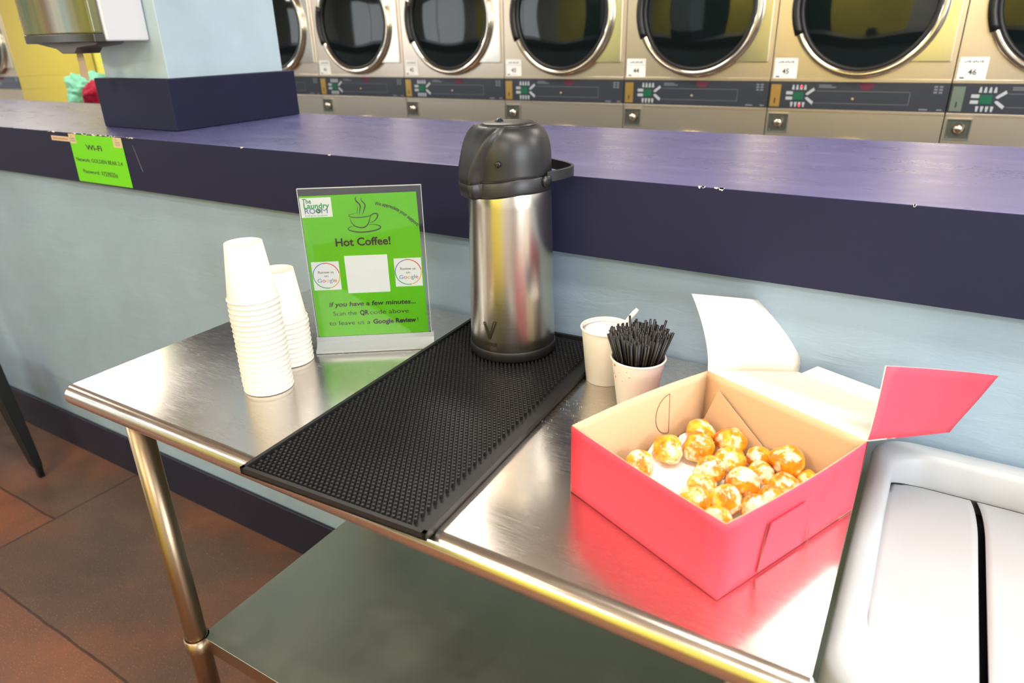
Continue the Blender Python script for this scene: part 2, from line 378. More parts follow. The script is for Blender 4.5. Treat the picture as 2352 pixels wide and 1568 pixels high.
wn3 = struct(b.build('added_fill_window', M['frame'])); b = MB(); b.box(-8.54, YR - .055, .86, -5.46, YR - .05, 2.54); b.build('pane', M['glazing'], wn3)  # added glowing window, put in so the left dryers reflect bluish white
# right wall with a window opening
wy0, wy1, wz0, wz1 = -3.1, -0.4, 0.75, 2.6
b = MB(); b.box(XR, YR, 0, XR + 0.12, wy0, CEIL); b.box(XR, wy1, 0, XR + 0.12, YB, CEIL); b.box(XR, wy0, 0, XR + 0.12, wy1, wz0); b.box(XR, wy0, wz1, XR + 0.12, wy1, CEIL)
struct(b.build('wall_right', M['white_wall']))
b = MB()
for y0, y1 in ((wy0, wy0 + 0.05), (wy1 - 0.05, wy1), ((wy0 + wy1) / 2 - 0.025, (wy0 + wy1) / 2 + 0.025)): b.box(XR + 0.02, y0, wz0, XR + 0.09, y1, wz1)
for z0, z1 in ((wz0, wz0 + 0.05), (wz1 - 0.05, wz1)): b.box(XR + 0.02, wy0, z0, XR + 0.09, wy1, z1)
wn = struct(b.build('window_1', M['frame']))
b = MB(); b.box(XR + 0.05, wy0 + 0.04, wz0 + 0.04, XR + 0.055, wy1 - 0.04, wz1 - 0.04); b.build('pane', M['glazing'], wn)
# white corner post with a dark stripe beside the yellow wall
b = MB(); b.box(-8.28, 3.44, 0, -8.05, 3.62, CEIL); b.box(-8.05, 3.435, 0, -8.01, 3.62, CEIL, 1); struct(b.build('trim_1', [M['white_wall'], M['purple']]))

# half wall, counter slab, baseboard
WY = 0.0148; CZ0, CZ1 = H + 0.1746, H + 0.3146
b = MB(); b.box(-9.0, WY, 0, 3.4, 0.60, CZ0 - 0.001); struct(b.build('wall_front', M['wall_blue']))
b = MB(); b.box(-9.0, 0.003, 0, 3.4, WY, H - 0.7755); struct(b.build('baseboard_front', M['base'], bevel=0.003))
b = MB(); b.box(-9.0, -0.02, CZ0, 3.4, 0.628, CZ1)
b.mi[-1] = 1   # the top face
cs = b.build('counter_ledge', [M['purple'], M['ctop']], bevel=0.0018)
tag(cs, 'long purple painted counter ledge running along the top of the half wall', 'counter')
# paint chips on the ledge edge
random.seed(4)
for x, wd in [(-1.02, .03), (-0.90, .02), (-0.86, .05), (-0.80, .06), (-0.74, .03), (-0.70, .02), (-0.63, .025), (0.905, .010), (0.93, .014), (1.2, .004), (-0.18, .006), (0.1, .005), (1.36, .007)]:
    for q in range(3):
        xx = x + random.uniform(-wd / 2, wd / 2); l = wd * random.uniform(.3, .6); h = random.uniform(.0015, .0042)
        b = MB(); pc = [(xx, CZ1 + .0003), (xx + l, CZ1 + .0003), (xx + l * .93, CZ1 - h * .5), (xx + l * .7, CZ1 - h), (xx + l * .4, CZ1 - h * .6), (xx + l * .2, CZ1 - h * .8)]; b.prism(pc, -0.0203, -0.0170); b.build('paint_chip', M['chip'], cs)
b = MB(); b.add([(-0.617, -0.0204, H + .295), (-0.6155, -0.0204, H + .295), (-0.595, -0.0204, H + .226), (-0.5975, -0.0204, H + .228)], [(0, 1, 2, 3)]); b.build('scratch', M['print'], cs)

# pillar standing on the ledge
PB = [(-0.956, 0.110), (-0.610, 0.1126), (-0.650, 0.600), (-0.990, 0.600)]
PC = [(-0.935, 0.135), (-0.636, 0.137), (-0.676, 0.575), (-0.965, 0.575)]
b = MB(); b.prism(PC, CZ1, CEIL, axis='z'); pl = struct(b.build('trim_2', M['pillar_blue'], bevel=0.003))
b = MB(); b.prism(PB, CZ1 + 0.0005, H + 0.452, axis='z'); struct(b.build('trim_3', M['purple'], bevel=0.003))

# unseen ceiling lamps, several added as fill light
lamp0 = None
for k, (lx, ly, pw, lc) in enumerate(LAMPS):
    t = thing('unseen_ceiling_lamp', 'long unseen ceiling lamp added to light the laundry room', 'lamp', (lx, ly, CEIL), 0, 'unseen ceiling lamps')
    b = MB(); b.box(-.62, -.05, -.30, .62, .05, -.26); b.tube([(-.4, 0, 0), (-.4, 0, -.26)], .006, 6); b.tube([(.4, 0, 0), (.4, 0, -.26)], .006, 6); b.build('housing', M['white'], t)
    b = MB(); b.box(-.60, -.14, -.35, .60, .14, -.30); b.build('diffuser', M['diffuser'], t)  # glowing box hung low so it brightens the ceiling as well

# ---------------------------------------------------------------- work table
TL, D = 1.2077, 0.6107
tb = thing('work_table', 'stainless steel work table with rolled front edge standing against the half wall', 'table', (0, 0, 0), 0.0043)
r = 0.019
prof = [(0, H), (-D + r, H)] + [(-D + r - r * math.sin(a), H - r + r * math.cos(a)) for a in [PI * k / 14 for k in range(1, 14)]] + [(-D + r, H - 2 * r), (-D + r + .012, H - 2 * r), (-D + r + .012, H - 2 * r + .003), (-D + r, H - 2 * r + .003), (-D + r, H - .004), (-.004, H - .004), (-.004, H - .035), (0, H - .035)]
b = MB(); n = len(prof)
xs = [0.0, TL]
b.add([(x, y, z) for x in xs for y, z in prof], [(k, (k + 1) % n, (k + 1) % n + n, k + n) for k in range(n)])
for k in range(1, 16): b.sm[k] = True
b.mi = [0 if (k == 0) else 1 for k in range(len(b.f))]
# side turn-downs and rounded ends of the front roll
for x0, x1 in ((0, 0.003), (TL - 0.003, TL)): b.box(x0, -D + r, H - .035, x1, 0, H - 0.0005, 1)
for x in (0.0, TL):
    sg = -1 if x == 0 else 1; vs = []; fs = []; NA, NB = 13, 6
    for i in range(NB):
        e = (PI / 2) * i / (NB - 1)
        for j in range(NA):
            a = PI * j / (NA - 1); vs.append((x + sg * 0.007 * math.sin(e), -D + r - r * math.cos(e) * math.sin(a), H - r + r * (0.25 * 0 + math.cos(e)) * math.cos(a)))
    for i in range(NB - 1):
        for j in range(NA - 1): fs.append((i * NA + j, i * NA + j + 1, (i + 1) * NA + j + 1, (i + 1) * NA + j))
    b.add(vs, fs, 1, True)
b.build('table_top', [M['table'], M['edge']], tb)
SZ = H - 0.55
LEGX = (0.121, TL - 0.06)
for lx in LEGX:
    for ly in (-0.563, -0.045):
        b = MB(); b.lathe([(.0205, .03), (.0205, H - .036)], 28, lx, ly); b.lathe([(.0175, 0), (.02, .006), (.021, .03)], 24, lx, ly)
        lg = b.build('leg', M['tube'], tb)
        b = MB(); b.lathe([(.0245, -.03), (.0245, .0), (.0215, .0)], 28, lx, ly, SZ, caps=(False, False)); b.build('shelf_collar', M['tube'], lg)
b = MB()
x0, x1 = LEGX[0] + 0.008, LEGX[1] - 0.008
b.prism([(x0, -0.545), (x0 + 0.014, -0.559), (x1 - 0.014, -0.559), (x1, -0.545), (x1, -0.03), (x0, -0.03)], SZ - 0.0025, SZ, axis='z')
b.box(x0 + 0.014, -0.559, SZ - 0.036, x1 - .014, -0.556, SZ - 0.001, 1); b.box(x0, -0.545, SZ - 0.034, x0 + 0.003, -0.03, SZ - 0.001, 1)
b.box(x1 - .003, -0.545, SZ - 0.034, x1, -0.03, SZ - 0.001, 1)
b.build('lower_shelf', [M['shelf'], M['tube']], tb, bevel=0.001)

# ---------------------------------------------------------------- bar mat
mt = MB(); MW, ML = .305, .61
mt.box(0, 0, 0, MW, ML, .003)
for q in ((0, 0, .006, ML), (MW - .006, 0, MW, ML), (0, 0, MW, .006), (0, ML - .006, MW, ML)): mt.box(q[0], q[1], 0, q[2], q[3], .0105)
mt.box(MW - .016, .006, .002, MW - .006, ML - .006, .0065)
pitch = 0.0079; rows = int((ML - .026) / (pitch * .866)); cols = int((MW - .034) / pitch)
for j in range(rows):
    for i in range(cols):
        cx = .0125 + pitch * i + (pitch / 2 if j % 2 else 0); cy = .0125 + j * pitch * .866
        vs = []
        for rr, zz in ((.0027, .003), (.0021, .0092)):
            for k in range(6): vs.append((cx + rr * math.cos(PI * k / 3), cy + rr * math.sin(PI * k / 3), zz))
        mt.add(vs, [(k, (k + 1) % 6, (k + 1) % 6 + 6, k + 6) for k in range(6)] + [(6, 7, 8, 9, 10, 11)])
o = mt.build('bar_mat', M['rubber']); o.location = (0.488, -0.629, H + 0.0006); o.rotation_euler = (0, 0, 0.0511)
tag(o, 'long black rubber bar mat with rows of little nubs lying across the steel table', 'mat')

# ---------------------------------------------------------------- paper cups
def cup_mesh(name, rt, rb, h, mats, fill=None):
    b = MB(); t = .0006
    b.lathe([(rb * .0, .004), (rb - .001, .004), (rb - .0012, .0), (rb, .0), (rt - .001, h - .003)], 56, caps=(False, False))
    b.lathe([(rt - .0016, h - .003), (rb - .0015, .0045), (0, .0046)], 56, caps=(False, False), mi=1)
    b.ring(rt - .0005, .0017, 0, 0, h - .0017, 'z', 56, 8)
    return b.mesh(name, mats)
cupm = cup_mesh('paper_cup', .0400, .0288, .0915, [M['paper'], M['paper_in']])
def stack(cx, cy, nn, pitch, where, group, tilt):
    random.seed(nn)
    for k in range(nn):
        o = bpy.data.objects.new('paper_cup', cupm); C.objects.link(o)
        o.location = (cx + random.uniform(-.0004, .0004) + tilt[0] * k * pitch, cy + random.uniform(-.0004, .0004) + tilt[1] * k * pitch, H + 0.0005 + k * pitch + 0.0915)
        o.rotation_euler = (PI, 0, random.uniform(0, 6))
        j = nn - 1 - k
        ords = ['', 'second', 'third', 'fourth', 'fifth', 'sixth', 'seventh', 'eighth', 'ninth', 'tenth', 'eleventh', 'twelfth', 'thirteenth', 'fourteenth', 'fifteenth', 'sixteenth', 'seventeenth', 'eighteenth', 'nineteenth']
        if k == nn - 1: lab = 'whole white paper cup upside down on top of ' + where
        elif k == 0: lab = 'lowest white paper cup of ' + where + ', rim on the steel'
        else: lab = 'white paper cup in ' + where + ', the ' + ords[j] + ' rim from the top'
        tag(o, lab, 'cup', group)
stack(.3133, -.4292, 19, .00890, 'the taller stack of cups', 'paper cups in the taller stack', (-0.0, 0.0))
stack(.2640, -.3350, 10, .0091, 'the shorter stack behind', 'paper cups in the shorter stack', (-0.0, 0.0))

# ---------------------------------------------------------------- sign holder with the coffee sign
sg = thing('sign_holder', 'clear acrylic sign holder with a lime green coffee sign beside the cups', 'sign', (.2778, -.2788, H + .0006), math.radians(35.5011))
b = MB(); b.box(.0015, -.0025, .012, .2150, -.0010, .304); b.box(.0015, .0010, .012, .2150, .0025, .304)
b.build('acrylic_panel', M['acrylic'], sg, label='clear upright acrylic sleeve around the sign')
b = MB()
for x in (.0015, .2142): b.box(x - .0003, -.0026, .012, x + .0011, .0026, .304)
b.box(.0015, -.0026, .3032, .2150, .0026, .3042); b.build('sleeve_edge', M['acrylic_edge'], sg)
b = MB(); b.prism([(-.022, 0), (.022, 0), (.022, .004), (.008, .009), (.006, .026), (-.0030, .026), (-.0034, .017), (-.009, .010), (-.022, .004)], -.001, .219, axis='x')
b.build('base', M['acrylic_edge'], sg, bevel=.0006, label='frosted clear foot of the sign holder')
b = MB(); b.add([(.0042, -.0002, .026), (.2095, -.0002, .026), (.2055, -.0002, .292), (.0032, -.0002, .2905)], [(0, 1, 2, 3)]); b.add([(.0042, .0002, .026), (.2095, .0002, .026), (.2055, .0002, .292), (.0032, .0002, .2905)], [(0, 1, 2, 3)])
card = b.build('sign_card', M['green'], sg, label='lime green printed coffee sign card')
Y1, Y2 = -.0006, -.0008
def patch(x0, z0, x1, z1, name='white_patch', y=Y1): 
    q = MB(); q.rect(x0, z0, x1, z1, y); return q.build(name, M['wpaper'], card)
patch(.0035, .2532, .0574, .2875, 'logo_patch'); patch(.0680, .1100, .1449, .1813); patch(.0078, .1182, .0571, .1720, 'review_patch'); patch(.1558, .1188, .2052, .1727, 'review_patch')
def let(body, size, mt_, x, z, **kw): return lettering(body, size, mt_, card, x, Y2, z, **kw)
let('The', .0115, M['dgreen'], .0155, .2778, bold=.0002, width=.0150)
let('Laundry', .0130, M['green2'], .0308, .2690, bold=.0003, width=.0440)
let('RO', .0130, M['slate'], .0190, .2598, bold=.0002, width=.0185); let('M', .0130, M['slate'], .0440, .2598, width=.0112)
let('A full service laundromat', .0040, M['green2'], .0292, .2550, width=.0385)
b = MB(); b.ring(.0039, .0006, .0335, Y2, .2643, 'y', 24, 4, 1, .05)
b.lathe([(0, 0), (.0034, 0)], 20, caps=(False, False)); 
for i in range(len(b.v) - 40, len(b.v)): x, y, z = b.v[i]; b.v[i] = (.0335 + x, Y2 - .0001, .2640 + y)
b.build('logo_swirl', [M['dgreen'], M['slate']], card)
b = MB(); b.stroke([(.0318, .2655), (.0331, .2636), (.0353, .2640)], [.0008, .0016, .0004], Y2 - .0003); b.build('logo_wave', M['wpaper'], card)
# coffee cup drawing
b = MB()
def sm(pts, k=8): return [(p[0], p[1]) for p in smooth_path([(q[0], q[1], 0) for q in pts], k)]
def taper(n, w0, wm, w1): return [w0 + (wm - w0) * math.sin(PI * t / (n - 1)) + (w1 - w0) * t / (n - 1) for t in range(n)]
def inkline(pts, w0, wm, w1=None): q = sm(pts); b.stroke(q, taper(len(q), w0, wm, w1 if w1 is not None else w0), Y2)
inkline([(.0995, .2575), (.0880, .2560), (.0850, .2535), (.0900, .2512), (.1050, .2502), (.1200, .2520), (.1262, .2545), (.1265, .2556)], .0003, .0013, .0006)
inkline([(.0862, .2498), (.0880, .2425), (.0925, .2362), (.1000, .2325), (.1080, .2318), (.1140, .2345), (.1180, .2400), (.1210, .2470), (.1235, .2545)], .0005, .0019, .0006)
inkline([(.1225, .2510), (.1262, .2552), (.1322, .2562), (.1352, .2542), (.1340, .2490), (.1280, .2425), (.1195, .2398)], .0005, .0022, .0004)
inkline([(.0930, .2350), (.0850, .2335), (.0812, .2306), (.0850, .2272), (.0980, .2240), (.1130, .2238), (.1290, .2262), (.1378, .2300), (.1370, .2335), (.1290, .2365), (.1190, .2368)], .0004, .0021, .0006)
inkline([(.1022, .2882), (.0998, .2838), (.1005, .2790), (.1052, .2745), (.1066, .2690), (.1050, .2620), (.1030, .2542)], .0003, .0021, .0003)
inkline([(.1010, .2810), (.1030, .2770), (.1015, .2740)], .0003, .0006, .0002)
inkline([(.1012, .2722), (.1018, .2660), (.1005, .2600), (.0995, .2548)], .0003, .0009, .0003)
inkline([(.1102, .2848), (.1092, .2808), (.1130, .2760), (.1152, .2715), (.1138, .2660), (.1112, .2600), (.1088, .2545)], .0003, .0019, .0003)
b.build('coffee_cup_drawing', M['ink'], card)
let('Hot Coffee!', .0205, M['ink'], .1048, .1996, bold=.0005, width=.0975)
let('If you have a few minutes...', .0125, M['ink'], .1094, .0850, bold=.0003, shear=.15, width=.1590)
let('Scan the ', .0125, M['ink'], .0590, .0670, width=.0430); let('QR', .0125, M['ink'], .0925, .0670, bold=.0005, width=.0165); let('code above', .0125, M['ink'], .1390, .0670, width=.0720)
let('to leave us a', .0125, M['ink'], .0640, .0480, width=.0760); let('Google Review', .0125, M['ink'], .1470, .0480, bold=.0005, width=.0800); let('!', .0125, M['ink'], .1908, .0480)
arc = smooth_path([(.1319, .2712, 0), (.1532, .2669, 0), (.1718, .2579, 0), (.1901, .2433, 0), (.2046, .2290, 0)], 12)
cum = [0]
for i in range(1, len(arc)): cum.append(cum[-1] + (arc[i] - arc[i - 1]).length)
def on_arc(u, v):
    u = max(0, min(cum[-1] - 1e-6, u))
    for i in range(1, len(cum)):
        if cum[i] >= u: break
    a, c_ = arc[i - 1], arc[i]; t = (c_ - a).normalized(); p = a + t * (u - cum[i - 1])
    return Vector((p.x - t.y * v, Y2, p.y + t.x * v))
let('We appreciate your support!', .0088, M['ink'], 0, 0, fn=on_arc, align='LEFT', bold=.0002, width=cum[-1] * .985)
for cx, cz in ((.0326, .1455), (.1804, .1460)):
    b = MB()
    for q in range(4):
        n_ = 14; a0 = [100, 10, -80, -170][q]
        pts = [(cx + .0236 * math.cos(math.radians(a0 - 90 * i / n_)), cz + .0236 * math.sin(math.radians(a0 - 90 * i / n_))) for i in range(n_ + 1)]
        b.stroke(pts, .0015, Y2, q)
    b.build('review_ring', [M['gr'], M['gy'], M['gg'], M['gb']], card)
    let('Review us', .0068, M['ink'], cx - .0005, cz + .0045, width=.0275); let('on', .0068, M['ink'], cx - .0005, cz - .0025, width=.0070)
    g = let('Google', .0105, [M['gb'], M['gr'], M['gy'], M['gg']], cx, cz - .0125, width=.0345)
    th = [(0.235, 0), (0.415, 1), (0.60, 2), (0.80, 0), (0.865, 3), (1.1, 1)]
    for p in g.data.polygons:
        q = (p.center.x - (cx - .01725)) / .0345
        p.material_index = next(mi for t_, mi in th if q <= t_)

# ---------------------------------------------------------------- wifi notice on the ledge face
nt = MB(); nt.add([(-.9185, 0, .3110), (-.6617, 0, .3118), (-.6600, 0, .1793), (-.9235, 0, .1785)], [(0, 1, 2, 3)]); nt.add([(-.9185, .0004, .3110), (-.6617, .0004, .3118), (-.6600, .0004, .1793), (-.9235, .0004, .1785)], [(0, 1, 2, 3)])
nt = nt.build('wifi_notice', M['green']); nt.location = (0, -.0212, H)
tag(nt, 'lime green wifi notice taped to the purple ledge face below the pillar', 'notice')
def pq(x0, z0, x1, z1, mt_, name, y=-.0002): q = MB(); q.rect(x0, z0, x1, z1, y); return q.build(name, mt_, nt)
pq(-.920, .2858, -.886, .3120, M['tape'], 'logo_patch'); pq(-.7030, .2855, -.6622, .3116, M['tape'], 'logo_patch')
for cx in (-.903, -.6825):
    lettering('The', .006, M['green2'], nt, cx - .004, -.0005, .3035, width=.010); lettering('Laundry', .007, M['green2'], nt, cx, -.0005, .2975, width=.024); lettering('ROOM', .007, M['slate'], nt, cx, -.0005, .2905, width=.021)
lettering('Wi-Fi', .0200, M['ink'], nt, -.8030, -.0005, .2715, bold=.0005, width=.078)
lettering('Network: GOLDEN BEAR 2.4', .0150, M['ink'], nt, -.7960, -.0005, .2370, bold=.0001, width=.228)
lettering('Password: 3759025a', .0150, M['ink'], nt, -.8040, -.0005, .2045, bold=.0001, width=.170); pq(-.789, .2022, -.7195, .2032, M['ink'], 'underline', -.0005)
b = MB(); b.box(-1.0165, -.0208, H + .2892, -.9225, -.0200, H + .3024); o = b.build('label_strip', M['tape']); tag(o, 'narrow beige label strip on the ledge face left of the green notice', 'label')
b = MB()
for q in range(13): b.rect(-1.008 + q * .0062, H + .2935, -1.0035 + q * .0062, H + .2985 - (q % 3) * .0008, -.0212)
b.build('faded_print', M['stain2'], o)

# ---------------------------------------------------------------- airpot
A = math.radians(241.8)
ap = thing('airpot', 'tall brushed steel coffee airpot with a black pump head on the bar mat', 'airpot', (.604, -.105, H + .0099), A)
Z0 = -.0099   # part heights below are from the table top
b = MB(); b.lathe([(.0760, .0), (.0785, .003), (.0785, .016), (.0770, .0195)], 72, z0=0); b.build('base_ring', M['rubber'], ap)
b = MB(); b.lathe([(.0764, .0195), (.0770, .022), (.0766, .04), (.0735, .16), (.0708, .270), (.0702, .296), (.0690, .299)], 96); body = b.build('body', M['pot'], ap)
def smax(a, c_, k=60): 
    m_ = max(a, c_); return m_ + math.log(math.exp(k * 10 * (a - m_)) + math.exp(k * 10 * (c_ - m_))) / (k * 10)
def head_r(th, R, Nn, Wd):
    r0 = R; cth, sth = math.cos(th), abs(math.sin(th))
    if cth > 0.05:
        q = min(Nn / cth, Wd / max(sth, 1e-4)); 
        # rounded nose corner
        q2 = 1.0 / ((cth / Nn) ** 10 + (sth / Wd) ** 10) ** 0.1
        return smax(R, q2, 150)
    return R
def head(name, levels, material, parent, topcap=True):
    n_ = 160; vs = []; fs = []
    for (z, R, Nn, Wd) in levels:
        for k in range(n_):
            th = 2 * PI * k / n_; rr = head_r(th if th < PI else th - 2 * PI, R, Nn, Wd); x_ = rr * math.cos(th); k_ = max(0, min(1, (x_ - .012) / .070)); k_ = k_ * k_ * (3 - 2 * k_); vs.append((x_, rr * math.sin(th), z - .0085 * k_ * max(0, min(1, 1 - (z - .325) / .05))))
    for j in range(len(levels) - 1):
        for k in range(n_): fs.append((j * n_ + k, j * n_ + (k + 1) % n_, (j + 1) * n_ + (k + 1) % n_, (j + 1) * n_ + k))
    q = MB(); q.add(vs, fs, 0, True)
    q.add(vs[:n_], [list(range(n_))[::-1]]); q.add(vs[-n_:], [list(range(n_))])
    return q.build(name, material, parent)
z_ = lambda z: z + Z0
head('collar', [(z_(.303), .0700, .0700, .020), (z_(.3035), .0712, .0800, .0215), (z_(.307), .0716, .0850, .0230), (z_(.327), .0718, .0872, .0245), (z_(.3280), .0710, .0865, .0240)], M['plastic'], ap)
head('seam', [(z_(.3270), .0700, .0850, .0225), (z_(.3295), .0700, .0850, .0225)], M['plastic_dark'], ap)
def prof_(t, tab):
    for (a, va), (c_, vc) in zip(tab, tab[1:]):
        if t <= c_: return va + (vc - va) * (t - a) / (c_ - a)
    return tab[-1][1]
lv = []
for t in [0, .015, .06, .12, .2, .28, .36, .44, .52, .6, .67, .74, .8, .85, .9, .94, .97, .99, 1.0]:
    R = .0712 - .002 * t if t < .3 else .0706 - (.0706 - .0445) * (1 - math.sqrt(max(0, 1 - ((t - .3) / .7) ** 2.15)))
    Nn = prof_(t, [(0, .0872), (.12, .0872), (.3, .0835), (.5, .0770), (.7, .0685), (.85, .0600), (.95, .0520), (1, .0462)])
    Wd = prof_(t, [(0, .0245), (.2, .0265), (.5, .0330), (.75, .0400), (.9, .0420), (1, .0400)])
    if t == 0: R -= .0008; Nn -= .0008; Wd -= .0006
    lv.append((z_(.3290 + (.4060 - .3290) * t), R, Nn, Wd))
head('pump_head', lv, M['plastic'], ap)
b = MB(); b.lathe([(.0455, .4052), (.0455, .4070), (.0420, .4095), (.030, .4110), (.0, .4120)], 56, z0=Z0, caps=(True, False)); lid = b.build('pump_button', M['plastic'], ap)
b = MB(); b.ring(.0458, .0009, 0, 0, .4062 + Z0, 'z', 64, 6); b.build('groove', M['plastic_dark'], lid)
b = MB(); b.prism([(-.012, .411), (-.010, .4165), (-.004, .4205), (.002, .4195), (.008, .4155), (.012, .411)], -.0022, .0022); 
for i in range(len(b.v)): x, y, z = b.v[i]; b.v[i] = (x * .8 + .018, y, z + Z0 - .0035)
b.build('lock_tab', M['plastic_dark'], lid, bevel=.0008)
for s_ in (-1, 1):
    b = MB(); b.lathe([(.0050, 0), (.0050, .005), (.0040, .0066), (.002, .0070)], 20)
    for i in range(len(b.v)): x, y, z = b.v[i]; X_ = Vector((0, 0, 0)); al = math.radians(46); q_ = .0695 + z; b.v[i] = (q_ * math.cos(al) - x * math.sin(al), s_ * (q_ * math.sin(al) + x * math.cos(al)), .3530 + Z0 + y)
    b.build('hinge_pin', M['plastic_dark'], ap)
# carrying handle
P1 = (-.028, .0)
hp = [(-.030, .069), (-.055, .069), (-.080, .064), (-.092, .052), (-.097, .030), (-.098, 0), (-.097, -.030), (-.092, -.052), (-.080, -.064), (-.055, -.069), (-.030, -.069)]
hz = .3270; pts = []
for p in smooth_path([(x, y, 0) for x, y in hp], 6): pts.append((p.x, p.y, hz + Z0 + (-p.x - .03) * .06))
b = MB(); n_ = len(pts); vs = []
for i, p in enumerate(pts):
    a = Vector(pts[max(i - 1, 0)]); c_ = Vector(pts[min(i + 1, n_ - 1)]); t = (c_ - a).normalized(); nn = Vector((-t.y, t.x, 0)).normalized()
    hh = .0088; th = .0024
    for sx_, sz_ in ((1, 1), (1, -1), (-1, -1), (-1, 1)): vs.append((p[0] + nn.x * th * sx_, p[1] + nn.y * th * sx_, p[2] + hh * sz_))
fs = [(i * 4 + k, i * 4 + (k + 1) % 4, (i + 1) * 4 + (k + 1) % 4, (i + 1) * 4 + k) for i in range(n_ - 1) for k in range(4)] + [(0, 1, 2, 3), tuple((n_ - 1) * 4 + k for k in (3, 2, 1, 0))]
b.add(vs, fs); hd = b.build('handle', M['plastic'], ap, bevel=.0012)
for s_ in (-1, 1):
    b = MB(); b.lathe([(.0095, 0), (.0095, .0055), (.0075, .007), (.002, .0072)], 28)
    for i in range(len(b.v)): x, y, z = b.v[i]; b.v[i] = (-.030 + x, s_ * (.0655 + z), .3210 + Z0 + y)
    b.build('pivot', M['plastic_dark'], hd)
# engraved emblem and name, wrapped round the steel
def body_r(z): return .0764 - (z - .0195) * (.0764 - .0702) / .2765 + .0012
LA = math.radians(28)
def wrap(u, v):
    z = v; rr = body_r(z) + .0003; a = LA + u / rr
    return Vector((rr * math.cos(a), rr * math.sin(a), z))
lettering('VONDIOR', .0088, M['logo'], body, 0, 0, 0, fn=lambda u, v: wrap(u, v + .0300), bold=.0001, width=.0290, name='brand_name')
b = MB()
def vline(p, q, wd=.0011):
    n_ = 6; pts = [(p[0] + (q[0] - p[0]) * i / n_, p[1] + (q[1] - p[1]) * i / n_) for i in range(n_ + 1)]; b.stroke(pts, wd)
zb = .0420
vline((-.0135, zb + .0300), (-.0010, zb)); vline((-.0135, zb + .0300), (-.0085, zb + .0300)); vline((-.0110, zb + .0275), (-.0010, zb + .0045)); vline((-.0088, zb + .0300), (-.0008, zb + .0110))
vline((.0010, zb), (.0140, zb + .0345)); vline((.0140, zb + .0345), (.0080, zb + .0345)); vline((-.0010, zb + .0005), (.0112, zb + .0320)); vline((-.0010, zb + .0065), (.0082, zb + .0345))
for i in range(len(b.v)): x, y, z = b.v[i]; b.v[i] = tuple(wrap(x, z))
b.build('emblem', M['logo'], body)

# ---------------------------------------------------------------- white cup of sugar with a plastic handle
t = thing('sugar_cup', 'wide cream paper cup full of white sugar beside the stirrer cup', 'cup', (.8000, -.1290, H + .0005))
put('cup', cup_mesh('cup', .0415, .0310, .0970, [M['cream'], M['paper_in']]), t)
b = MB(); b.lathe([(.0395, .0895), (.030, .091), (.018, .0925), (0, .093)], 40, caps=(True, False)); b.build('sugar', M['sugar'], t)
b = MB(); q0 = Vector((.006, .004, .070)); q1 = Vector((.045, .020, .128))
pts = [q0.lerp(q1, i / 8) for i in range(9)]; b.tube(pts, [.0028, .0028, .0030, .0032, .0035, .0038, .0042, .0044, .0030], 12, flat=None)
for i in range(len(b.v)): pass
o = b.build('plastic_spoon', M['wplastic'], None); o.location = (.8000, -.1290, H)
tag(o, 'white plastic spoon handle sticking out of the sugar cup', 'spoon')
# stirrer cup
t = thing('stirrer_cup', 'stained white paper cup holding the black coffee stirrers', 'cup', (.8820, -.1920, H + .0005))
put('cup', cup_mesh('cup', .0415, .0290, .0860, [M['cream'], M['paper_in']]), t)
b = MB(); random.seed(7)
for a, z, s_ in ((-2.25, .078, .0022), (-1.62, .074, .0010), (-1.52, .066, .0012), (-2.42, .061, .0016), (-2.28, .0575, .0020), (-1.85, .0565, .0009), (-2.0, .069, .0007)):
    rr = .0290 + (.0415 - .0290) * z / .086 - .0006
    pts = []
    for k in range(14):
        e = 2 * PI * k / 14; a2 = a + s_ * math.cos(e) / rr; z2 = z + s_ * .8 * math.sin(e); pts.append(((rr + .0005) * math.cos(a2), (rr + .0005) * math.sin(a2), z2))
    b.add(pts, [list(range(14))])
b.build('coffee_splash', M['stain'], t)
# stirrers
def stirrer_mesh(L_):
    b = MB(); r0 = .0018
    b.lathe([(r0 * .55, L_ - .006), (r0 * .6, L_), (r0, L_), (r0, 0)], 8, caps=(False, True)); return b.mesh('coffee_stirrer', M['straw'])
sm_ = [stirrer_mesh(l) for l in (.121, .123, .125, .129, .137)]
random.seed(11); nst = 175
for i in range(nst):
    rr = math.sqrt((i + .5) / nst); a = i * 2.39996 + random.uniform(-.12, .12)
    mi = random.choices(range(5), [4, 5, 3, .8, .5 if math.sin(a) > .2 else .05])[0]
    o = bpy.data.objects.new('coffee_stirrer', sm_[mi]); C.objects.link(o)
    bx, by = rr * .0105 * math.cos(a), rr * .0105 * math.sin(a)
    tx, ty = rr * .0500 * math.cos(a + .12) + random.uniform(-.0012, .0012), rr * .0500 * math.sin(a + .12) + random.uniform(-.0012, .0012)
    d_ = Vector((tx - bx, ty - by, .122)).normalized()
    o.location = (.8820 + bx, -.1920 + by, H + .0055 + random.uniform(0, .002)); o.rotation_mode = 'QUATERNION'; o.rotation_quaternion = d_.to_track_quat('Z', 'Y')
    tag(o, 'thin black coffee stirrer in the tight bundle standing in the stained cup', 'stirrer', 'coffee stirrers in the cup')
# spilled sugar
b = MB(); random.seed(3)
for k in range(110):
    c0 = random.choice([(.800, -.235), (.79, -.25), (.83, -.21), (.85, -.235), (.775, -.31), (.83, -.275), (.70, -.40), (.695, -.36)]); x = random.gauss(c0[0], .012); y = random.gauss(c0[1], .012); s_ = random.uniform(.0003, .0007)
    b.box(x, y, 0, x + s_, y + s_, s_)
o = b.build('spilled_sugar', M['sugar']); o.location = (0, 0, H + .0006); tag(o, 'scattered white sugar grains on the steel near the cups', 'sugar'); o['kind'] = 'stuff'

